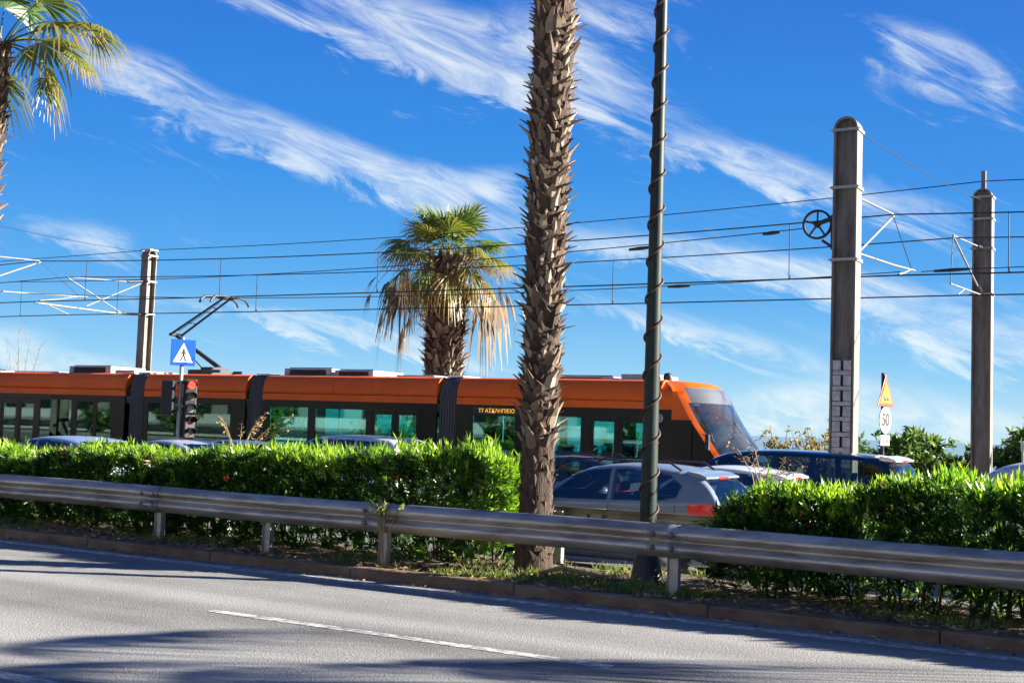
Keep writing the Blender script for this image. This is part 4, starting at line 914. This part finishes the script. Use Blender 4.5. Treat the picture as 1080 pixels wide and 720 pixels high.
STY['van'] = STY['mpv']; WIN['van'] = [[(.26, .66), (.315, .80), (.37, .865), (.46, .875), (.46, .665)], [(.475, .668), (.475, .875), (.66, .875), (.66, .672)], [(.675, .675), (.675, .875), (.86, .86), (.89, .80), (.89, .70)]]
def smooth_body(verts, faces, mats, name, parent, levels=3, holes=()):
    me = bpy.data.meshes.new(name); me.from_pydata(verts, [], faces); ob = bpy.data.objects.new('tmp', me); COL.objects.link(ob)
    md = ob.modifiers.new('s', 'SUBSURF'); md.levels = levels; md.render_levels = levels
    dg = bpy.context.evaluated_depsgraph_get(); ev = ob.evaluated_get(dg); m2 = bpy.data.meshes.new_from_object(ev)
    bpy.data.objects.remove(ob); bpy.data.meshes.remove(me); m2.name = name; m2.materials.clear(); m2.materials.append(mats)
    m2.polygons.foreach_set('use_smooth', [True] * len(m2.polygons))
    o = bpy.data.objects.new(name, m2); COL.objects.link(o); o.parent = parent
    bm = bmesh.new(); bm.from_mesh(m2); bvh = BVHTree.FromBMesh(bm)
    def inside(poly, a, b):
        c = False; n = len(poly)
        for i in range(n):
            x1, y1 = poly[i]; x2, y2 = poly[(i + 1) % n]
            if (y1 > b) != (y2 > b) and a < (x2 - x1) * (b - y1) / (y2 - y1) + x1: c = not c
        return c
    dead = []
    for f in bm.faces:   # real openings behind the glass
        c = f.calc_center_median(); nrm = f.normal
        for ax, sg, poly in holes:
            if ax == 'y' and c.y * sg > .2 and inside(poly, c.x, c.z): dead.append(f); break
            if ax == 'x' and nrm.x * sg > .15 and inside(poly, c.y, c.z): dead.append(f); break
    bmesh.ops.delete(bm, geom=dead, context='FACES'); bm.to_mesh(m2); bm.free(); return o, bvh
def patch(name, poly, axis, sign, bvh, m, parent, lift=.006, cut=.09, far=6.0):
    """polygon laid onto the body along an axis; a thin closed shell on its surface"""
    bm = bmesh.new()
    def P(a, b): return Vector((a, sign * far, b)) if axis == 'y' else Vector((sign * far + (2 if sign > 0 else -2), a, b))
    f = bm.faces.new([bm.verts.new(P(a, b)) for a, b in poly]); bmesh.ops.triangulate(bm, faces=[f])
    for _ in range(4):
        es = [e for e in bm.edges if e.calc_length() > cut]
        if not es: break
        bmesh.ops.subdivide_edges(bm, edges=es, cuts=1); bmesh.ops.triangulate(bm, faces=bm.faces[:])
    d = Vector((0, -sign, 0)) if axis == 'y' else Vector((-sign, 0, 0)); bad = []
    for v in bm.verts:
        loc, nor, idx, dist = bvh.ray_cast(v.co, d)
        if loc is None: bad.append(v)
        else: v.co = loc + (nor if nor.dot(d) < 0 else -nor) * lift
    bmesh.ops.delete(bm, geom=bad, context='VERTS')
    if not bm.faces: bm.free(); return None
    bmesh.ops.recalc_face_normals(bm, faces=bm.faces[:])
    me = bpy.data.meshes.new(name); bm.to_mesh(me); bm.free(); me.materials.append(m); me.polygons.foreach_set('use_smooth', [True] * len(me.polygons))
    o = bpy.data.objects.new(name, me); COL.objects.link(o); o.parent = parent; return o
def car(label, xf, yn, L, W, H, sty, pm, name='parked_car', cat='car', spoiler=None, extra=()):
    t = thing(name, label, cat, (xf, yn + W / 2, ROAD2), 0, 'cars standing on the far carriageway')
    S = STY[sty]; hw = W / 2; vs = []; n = 16
    for fx, b, be, tp, wf in S:
        x = fx * L; w = hw * wf; wr = hw * wf * (.80 if tp - be > .12 else .93)
        zb, zl, zt = b * H, be * H, tp * H
        half = [(0, zb), (w * .80, zb), (w * .955, zb + .07), (w, zb + (zl - zb) * .45), (w * .985, zl - .02), (w * .955, zl + .012), (wr, zt - .055 * (tp - be > .12) - .008), (wr * .86, zt - .012), (0, zt + .012)]
        ring = [(x, -y, z) for y, z in half] + [(x, y, z) for y, z in half[-2:0:-1]]
        vs += ring
    k = len(S); fs = [(i*n+j, i*n+(j+1) % n, (i+1)*n+(j+1) % n, (i+1)*n+j) for i in range(k-1) for j in range(n)]
    fs += [tuple(range(n - 1, -1, -1)), tuple((k-1)*n + j for j in range(n))]
    ws = {'hatch': (.68, .95), 'mpv': (.69, .94), 'van': (.69, .93), 'sedan': (.695, .95)}[sty]; rw = {'hatch': (.70, .90), 'mpv': (.68, .93), 'van': (.68, .92), 'sedan': (.73, .94)}[sty]
    def shrink(p, k=.022):
        cx, cz = sum(q[0] for q in p) / len(p), sum(q[1] for q in p) / len(p)
        return [(x + (cx - x) * k / max(.05, math.hypot(x - cx, z - cz)), z + (cz - z) * k / max(.05, math.hypot(x - cx, z - cz))) for x, z in p]
    holes = [('y', s, shrink([(a * L, c * H) for a, c in p])) for s in (-1, 1) for p in WIN[sty]]
    holes += [('x', -1, shrink([(-hw * .86, ws[0] * H), (hw * .86, ws[0] * H), (hw * .70, ws[1] * H), (-hw * .70, ws[1] * H)], .04)), ('x', 1, shrink([(-hw * .80, rw[0] * H), (hw * .80, rw[0] * H), (hw * .66, rw[1] * H), (-hw * .66, rw[1] * H)], .04))]
    body, bvh = smooth_body(vs, fs, pm, 'body', t, holes=holes)
    fr = .44 if sty in ('hatch', 'sedan') else .36
    for sx_ in (fr, fr + .24):
        for s in (-1, 1):
            x_ = sx_ * L; y_ = s * hw * .42; mb = MB()
            mb.box((x_, y_ - .24, .30), (x_ + .5, y_ + .24, .52)); mb.prism([(x_ + .42, .5), (x_ + .56, .5), (x_ + .72, .50 + .40 * H), (x_ + .62, .50 + .40 * H)], y_ - .23, y_ + .23)
            mb.prism([(x_ + .65, .50 + .41 * H), (x_ + .73, .50 + .41 * H), (x_ + .755, .50 + .50 * H), (x_ + .69, .50 + .50 * H)], y_ - .12, y_ + .12); mb.build('seat', M['car_seat'], t, .03, world=False)
    mb = MB(); mb.box((.30 * L if sty in ('hatch', 'sedan') else .18 * L, -hw * .8, .3), (fr * L - .05, hw * .8, .60 * H)); mb.build('dashboard', M['car_seat'], t, .05, world=False)
    for s in (-1, 1):
        for poly in WIN[sty]: patch('side_window', [(a * L, c * H) for a, c in poly], 'y', s, bvh, M['car_glass'], t)
        patch('headlight', [(.015 * L, .42 * H), (.10 * L, .50 * H), (.10 * L, .55 * H), (.02 * L, .47 * H)], 'y', s, bvh, M['clear_lens'], t)
        tl = patch('tail_light', [(.915 * L, .50 * H), (.885 * L, .61 * H), (.88 * L, .67 * H), (.96 * L, .68 * H), (.993 * L, .64 * H), (.999 * L, .50 * H), (.96 * L, .455 * H)], 'y', s, bvh, M['red_lens'], t, .010, .05)
        patch('tail_light', [(s * hw * .62, .50 * H), (s * hw * .93, .50 * H), (s * hw * .96, .66 * H), (s * hw * .74, .64 * H)], 'x', 1, bvh, M['red_lens'], t, .010, .06)
        for dx in ((.345, .605, .84) if sty not in ('mpv', 'van') else (.20, .436, .666)):
            patch('door_seam', [(dx * L, .20 * H), (dx * L + .008, .20 * H), (dx * L + .008, .655 * H), (dx * L, .655 * H)], 'y', s, bvh, M['seam'], t, .003, .12)
        patch('side_moulding', [(.30 * L, .40 * H), (.80 * L, .40 * H), (.80 * L, .43 * H), (.30 * L, .43 * H)], 'y', s, bvh, M['seam'] if pm is not PAINT['white'] else pm, t, .010, .12)
        for dx in ((.555, .79) if sty not in ('mpv', 'van') else (.39, .62)):
            mb = MB(); mb.tube([(dx * L, s * (hw + .004), .56 * H), (dx * L + .05, s * (hw + .03), .565 * H), (dx * L + .13, s * (hw + .03), .565 * H), (dx * L + .17, s * (hw + .004), .56 * H)], .011, 6); mb.build('door_handle', pm, t, world=False)
        mb = MB(); mx = (.385 if sty not in ('mpv', 'van') else .235) * L; mb.sphere((0, 0, 0), 1, 6); mb.v = [(mx + x * .07, s * (hw + .10) + y * .10, .68 * H + z * .065) for x, y, z in mb.v]; mb.build('mirror', pm, t, world=False)
        for wx_ in (.17, .80 if sty != 'hatch' else .81):
            r = .30 if H < 1.6 else .34
            patch('wheel_arch', [(wx_ * L + (r + .05) * math.cos(a_ * PI / 8), max(.14 * H, r + (r + .05) * math.sin(a_ * PI / 8))) for a_ in range(-1, 10)], 'y', s, bvh, M['seam'], t, .004, .09)
            mb = MB(); yy = s * (hw - .08); mb.lathe([(.17, -.10), (r * .93, -.105), (r, -.07), (r, .07), (r * .93, .105), (.17, .10)], (wx_ * L, yy, r), 28, 'y'); wl = mb.build('wheel', M['tyre'], t, world=False)
            mb = MB(); mb.lathe([(0, s * .07), (.05, s * .075), (.06, s * .06), (.17, s * .05), (.20, s * .095), (.205, s * .07), (.19, -s * .05)], (wx_ * L, yy, r), 24, 'y'); mb.build('rim', M['rim'], wl, world=False)
    ws = {'hatch': (.68, .95), 'mpv': (.69, .94), 'van': (.69, .93), 'sedan': (.695, .95)}[sty]
    patch('windscreen', [(-hw * .86, ws[0] * H), (hw * .86, ws[0] * H), (hw * .70, ws[1] * H), (-hw * .70, ws[1] * H)], 'x', -1, bvh, M['car_glass'], t, .006, .12)
    rw = {'hatch': (.70, .90), 'mpv': (.68, .93), 'van': (.68, .92), 'sedan': (.73, .94)}[sty]
    patch('rear_window', [(-hw * .80, rw[0] * H), (hw * .80, rw[0] * H), (hw * .66, rw[1] * H), (-hw * .66, rw[1] * H)], 'x', 1, bvh, M['car_glass'], t, .006, .10)
    patch('number_plate', [(-.26, .36 * H), (.26, .36 * H), (.26, .43 * H), (-.26, .43 * H)], 'x', 1, bvh, M['plate'], t, .012, .12)
    patch('rear_bumper_strip', [(-hw * .8, .26 * H), (hw * .8, .26 * H), (hw * .8, .30 * H), (-hw * .8, .30 * H)], 'x', 1, bvh, M['seam'], t, .006, .12)
    patch('grille', [(-hw * .5, .34 * H), (hw * .5, .34 * H), (hw * .5, .42 * H), (-hw * .5, .42 * H)], 'x', -1, bvh, M['seam'], t, .006, .12)
    if spoiler:
        mb = MB(); xs, zs = spoiler[0] * L, spoiler[1] * H; wv = hw * .74
        mb.prism([(xs, zs + .02), (xs + .16, zs - .005), (xs + .27, zs - .045), (xs + .27, zs - .075), (xs + .10, zs - .07), (xs, zs - .05)], -wv, wv); sp = mb.build('spoiler', spoiler[2], t, .012, world=False)
        mb = MB(); mb.box((xs + .262, -.17, zs - .072), (xs + .276, .17, zs - .046)); mb.build('brake_light', M['red_lens'], sp, world=False)
    for e in extra: e(t, L, W, H)
    return t
def aerial(t, L, W, H):
    mb = MB(); mb.tube([(.72 * L, 0, H * .99), (.76 * L, 0, H + .22)], [.008, .004], 6); mb.build('aerial', M['black'], t, world=False)
def rails(t, L, W, H):
    for s in (-1, 1):
        mb = MB(); mb.tube([(.40 * L, s * W * .36, H * .97), (.43 * L, s * W * .36, H + .03), (.80 * L, s * W * .36, H + .02), (.84 * L, s * W * .36, H * .95)], .016, 6); mb.build('roof_rail', M['dark_steel'], t, world=False)
car('silver blue hatchback with a large red tail light, beside the lamp post and palm trunk', -9.58, 15.0, 4.08, 1.68, 1.52, 'hatch', PAINT['silverblue'], spoiler=(.862, .935, PAINT['silverblue']), extra=(rails,))
car('white small car half hidden by the shorter hedge, before the black estate car', -9.0, 17.8, 3.6, 1.64, 1.47, 'hatch', PAINT['white'], spoiler=(.862, .935, PAINT['white']))
car('long black estate car with dark windows below the tram nose', -8.95, 20.2, 4.55, 1.85, 1.72, 'mpv', PAINT['black'], spoiler=(.905, .965, PAINT['silver']))  # silver on the spoiler paints in the sun glint on black bodywork
car('dark car roof with rails showing behind the silver blue hatchback', -13.05, 20.2, 3.8, 1.7, 1.46, 'hatch', PAINT['dark'], extra=(rails,))
car('silver people carrier at the frame edge beyond the shorter hedge', -3.95, 17.8, 4.4, 1.8, 1.76, 'van', PAINT['silver'], extra=(rails,))
car('blue grey car with its roof just above the hedge at the frame edge', -21.1, 15.0, 4.1, 1.7, 1.50, 'hatch', PAINT['bluegrey'], extra=(aerial,))
car('grey silver saloon behind the long hedge in front of the traffic light', -21.0, 17.8, 4.35, 1.72, 1.46, 'sedan', PAINT['greysilver'])
car('dark blue small car between the traffic light and the weed stalks', -21.3, 20.2, 3.4, 1.65, 1.45, 'hatch', PAINT['darkblue'])
car('silver van-like car roof below the tram window with dark side glass', -17.7, 20.2, 3.5, 1.7, 1.66, 'mpv', PAINT['silver'])

# ------------------------------------------------------------------ signs and signals (built facing local -Y, then turned)
def disc(mb, cx, cz, r, y0, y1, n=28): mb.prism([(cx + r * math.cos(2*PI*k/n), cz + r * math.sin(2*PI*k/n)) for k in range(n)], y0, y1)
def tri(cx, cz, h, k=1.0): return [(cx - h * .577 * k, cz - h / 3), (cx + h * .577 * k, cz - h / 3), (cx, cz + h * 2 / 3)]
t = thing('road_sign', 'tall dark sign post with a bump warning triangle over a 50 disc', 'road sign', (-5.62, 24.2, -.27), math.radians(79))
mb = MB(); mb.tube([(0, .05, 0), (0, .05, 3.2)], .035, 10); mb.build('post', M['dark_steel'], t, world=False)
mb = MB(); mb.prism(tri(0, 2.76, .62), -.012, .008); wp = mb.build('warning_triangle', M['sign_red'], t, .012, world=False)
mb = MB(); mb.prism(tri(0, 2.76, .43), -.016, -.0125); yl = mb.build('yellow_field', M['sign_yellow'], wp, world=False)
mb = MB(); mb.prism([(-.13, 2.66), (.13, 2.66), (.13, 2.70), (.10, 2.75), (.05, 2.75), (.02, 2.70), (-.02, 2.70), (-.05, 2.75), (-.10, 2.75), (-.13, 2.70)], -.019, -.0165); mb.build('bump_symbol', M['sign_black'], wp, world=False)
mb = MB(); disc(mb, 0, 2.29, .255, -.010, .008); sd_ = mb.build('speed_disc', M['sign_white'], t, world=False)
text('speed_number', '50', .34, M['sign_black'], sd_, (0, -.013, 2.29), (PI/2, 0, 0), .0015, bold=.012)
mb = MB(); mb.box((-.20, -.010, 1.80), (.20, .008, 2.00)); sp_ = mb.build('sub_plate', M['sign_white'], t, .01, world=False)
mb = MB()
for k in range(5): mb.box((-.13 + k * .055, -.0125, 1.86), (-.095 + k * .055, -.0102, 1.94))
mb.build('plate_marks', M['sign_black'], sp_, world=False)

t = thing('traffic_light', 'traffic light showing red with a blue pedestrian crossing sign on its pole', 'traffic light', (-22.5, 22.55, -.17), math.radians(60))
mb = MB(); mb.tube([(0, .06, 0), (0, .06, 3.75)], .05, 12); mb.build('pole', M['galv_post'], t, world=False)
mb = MB(); mb.box((-.31, -.03, 3.05), (.31, -.01, 3.70)); bs = mb.build('crossing_sign', M['sign_blue'], t, .012, world=False)
mb = MB(); mb.prism([(-.25, 3.13), (.25, 3.13), (0, 3.62)], -.034, -.031); ws_ = mb.build('white_triangle', M['sign_white'], bs, world=False)
mb = MB(); disc(mb, .01, 3.44, .03, -.038, -.0345, 14)
for poly in ([(-.015, 3.41), (.035, 3.41), (.03, 3.30), (-.01, 3.30)], [(-.01, 3.305), (.015, 3.305), (-.05, 3.16), (-.08, 3.16)], [(.01, 3.305), (.03, 3.305), (.085, 3.16), (.055, 3.16)], [(-.015, 3.405), (-.002, 3.39), (-.06, 3.30), (-.07, 3.315)], [(.03, 3.405), (.02, 3.39), (.075, 3.31), (.085, 3.325)]): mb.prism(poly, -.038, -.0345)
mb.build('walking_figure', M['sign_black'], ws_, world=False)
def signal_head(px_, py_, z0, n, lit, turn, nm='signal_head'):
    mb = MB(); mb.box((-.15, -.10, z0), (.15, .10, z0 + .29 * n)); hd = mb.build(nm, M['black'], t, .03, world=False); hd.location = (px_, py_, 0); hd.rotation_euler = (0, 0, turn)
    for k in range(n):
        zc = z0 + .29 * (n - k) - .145; m = M['red_lamp'] if lit == k else (M['dark_lens'][k])
        mb = MB(); mb.lathe([(0, -.125), (.06, -.122), (.10, -.105)], (0, 0, zc), 20, 'y'); mb.build('lens', m, hd, world=False)
        mb = MB(); nn_ = 14; a0 = -.25
        pts = [(.115 * math.cos(a0 + (PI - 2 * a0) * i / nn_), .115 * math.sin(a0 + (PI - 2 * a0) * i / nn_)) for i in range(nn_ + 1)]
        vs_ = []
        for (a, c) in pts: vs_ += [(a, -.10, zc + c), (a * 1.02, -.27 if c > -.02 else -.18, zc + c * .98)]
        mb._add(vs_, [(2*i, 2*i+1, 2*i+3, 2*i+2) for i in range(nn_)], True); v = mb.build('visor', M['black'], hd, world=False); sm = v.modifiers.new('t', 'SOLIDIFY'); sm.thickness = .006
    return hd
M['dark_lens'] = [mat('lens_red_off', (.10, .01, .01), .2), mat('lens_amber_off', (.20, .16, .10), .2), mat('lens_green_off', (.30, .34, .33), .2)]
signal_head(.22, -.04, 1.85, 3, 0, 0)
signal_head(.22, .0, 1.25, 2, -1, .25, 'pedestrian_head')
signal_head(-.30, .05, 1.80, 3, -1, math.radians(150))
mb = MB()
for z in (1.95, 2.6): mb.box((-.25, .02, z), (.20, .08, z + .05))
mb.build('mounting_arm', M['dark_steel'], t, world=False)

# ------------------------------------------------------------------ shrubs, sapling beyond the tracks
def bush(label, x, y, zg, h, w, nst, ncl, per, ll, lw, m, cat='shrub', name='shrub', up=.5, grp=None, spread=.8):
    t = thing(name, label, cat, (x, y, zg), 0, grp); mb = MB(); tips = []
    for k in range(nst):
        a = rng.uniform(0, 6.28); r = w * .5 * rng.uniform(.1, 1) ** .6; hh = h * rng.uniform(.55, 1.0) * (1 - .35 * (r / (w * .5)) ** 2)
        p = [Vector((x, y, zg)), Vector((x + math.cos(a) * r * .35, y + math.sin(a) * r * .35, zg + hh * .45)), Vector((x + math.cos(a) * r * .8, y + math.sin(a) * r * .8, zg + hh * .8)), Vector((x + math.cos(a) * r, y + math.sin(a) * r, zg + hh))]
        mb.tube(p, [.035, .024, .014, .004], 5, False)
        for j in range(ncl):
            f = rng.uniform(.25, 1); i = 0 if f < .4 else (1 if f < .75 else 2); g = rng.random(); c = p[i].lerp(p[i+1], g)
            tips.append(c + Vector((rng.gauss(0, .09), rng.gauss(0, .09), rng.gauss(0, .07))) * w * .5)
    mb.build('trunk', M['stem'], t)
    P = np.array([tuple(c) for c in tips]); D = nrs.normal(size=P.shape); D[:, 2] += up; D /= np.linalg.norm(D, axis=1, keepdims=True)
    cl = nrs.normal(.5, .2, len(P)); v, q, r = shoots(P, D, per, ll, lw, spread, cl); np_mesh('crown', v, q, r, M[m], t); return t
bush('sparse yellowish scrub bush just off the tram nose', -13.5, 42.2, -.4, 2.75, 2.2, 22, 12, 7, .20, .07, 'dryleaf')
bush('brown twiggy scrub bush beside the tension wheel pole', -11.9, 42.0, -.4, 3.0, 3.0, 34, 9, 6, .20, .06, 'dryleaf')
bush('low green bush at the foot of the 50 sign', -10.3, 42.0, -.4, 2.2, 2.2, 22, 14, 9, .26, .07, 'bushleaf')
bush('bright green bush with long leaves between the 50 sign and the spiked pole', -8.6, 41.0, -.4, 2.75, 3.0, 34, 16, 11, .34, .085, 'bushleaf', up=.7)
bush('low dark bush at the foot of the spiked pole', -7.0, 42.5, -.4, 2.1, 2.0, 18, 14, 9, .26, .08, 'bushleaf')
bush('leafy green bush past the spiked pole, topped by the silver people carrier', -5.75, 42.0, -.4, 2.8, 2.4, 30, 14, 10, .30, .085, 'bushleaf')
bush('taller green tree at the frame edge past the spiked pole', -4.0, 44.0, -.4, 3.5, 2.6, 30, 14, 10, .30, .09, 'bushleaf', 'tree', 'leafy_tree')
bush('low green bush glimpsed behind the tram cab windows', -20.5, 46.0, -.4, 2.4, 3.5, 26, 13, 9, .3, .08, 'bushleaf')
bush('wide bush behind the tram next to the bushy palm', -33.0, 46.0, -.4, 2.4, 4.5, 30, 13, 9, .3, .08, 'bushleaf')
# the near side of the street behind the viewer, mirrored in the tram and car glass
bt = thing('apartment_block', 'pale apartment block with long balconies, mirrored in the tram windows', 'building', (-50, -24, 0))
mb = MB(); mb.box((-120, -34, -.3), (8, -23.5, 15.6)); mb.build('wall', mat('render_wall', (.30, .30, .28), .85, 0, (.24, .25, .23), 1.5), bt)
for k in range(5):
    z = .9 + 3.0 * k; mb = MB(); mb.box((-119, -23.49, z - .95 + .95 * (k > 0)), (7, -22.0, z + .12 if k else .12)); mb.box((-119, -22.1, z + .14), (7, -22.0, z + .95)); mb.build('balcony', M['white'], bt)
    mb = MB()
    for j in range(26): mb.box((-117 + 4.8 * j, -23.49, z + .3), (-114.2 + 4.8 * j, -23.4, z + 2.2))
    mb.build('windows', M['cg'], bt)
for k in range(9):
    bush('leafy street tree on the pavement behind the viewer', -78 + 9.5 * k + rng.uniform(-2, 2), -13 + rng.uniform(-1, 1), .1, rng.uniform(2.4, 4.2), 4.2, 24, 12, 8, .34, .14, 'bushleaf', 'tree', 'leafy_tree', grp='street trees behind the viewer')
t = thing('bare_sapling', 'bare leafless sapling rising behind the tram roof near the frame edge', 'sapling', (-45.6, 36.0, -.3))
mb = MB()
for (dx, hx, top) in ((0, -.3, 5.55), (.1, .35, 5.0), (.2, 1.0, 4.75), (-.05, -.9, 4.6)):
    b = Vector((-45.6 + dx, 36, -.3)); mb.tube([b, b + Vector((hx * .3, 0, top * .55)), b + Vector((hx, .1, top + .1))], [.05, .03, .008], 6, False)
    for k in range(5):
        f = .6 + .08 * k; c = b + Vector((hx * f, 0, (top + .2) * f)); mb.tube([c, c + Vector((rng.uniform(-.4, .4), rng.uniform(-.3, .3), rng.uniform(.2, .6)))], [.012, .004], 5, False)
mb.build('trunk', M['bark'], t)
t = thing('direction_sign', 'small pale green roadside sign at the frame edge above the people carrier', 'sign', (-4.7, 38.5, -.4))
mb = MB(); mb.tube([(-5.0, 38.5, -.4), (-5.0, 38.5, 1.75)], .04, 8); mb.build('post', M['galv_post'], t)
mb = MB(); mb.box((-5.05, 38.42, 1.45), (-3.9, 38.46, 1.72)); mb.build('panel', mat('pale_green_sign', (.35, .55, .50), .5), t, .01)
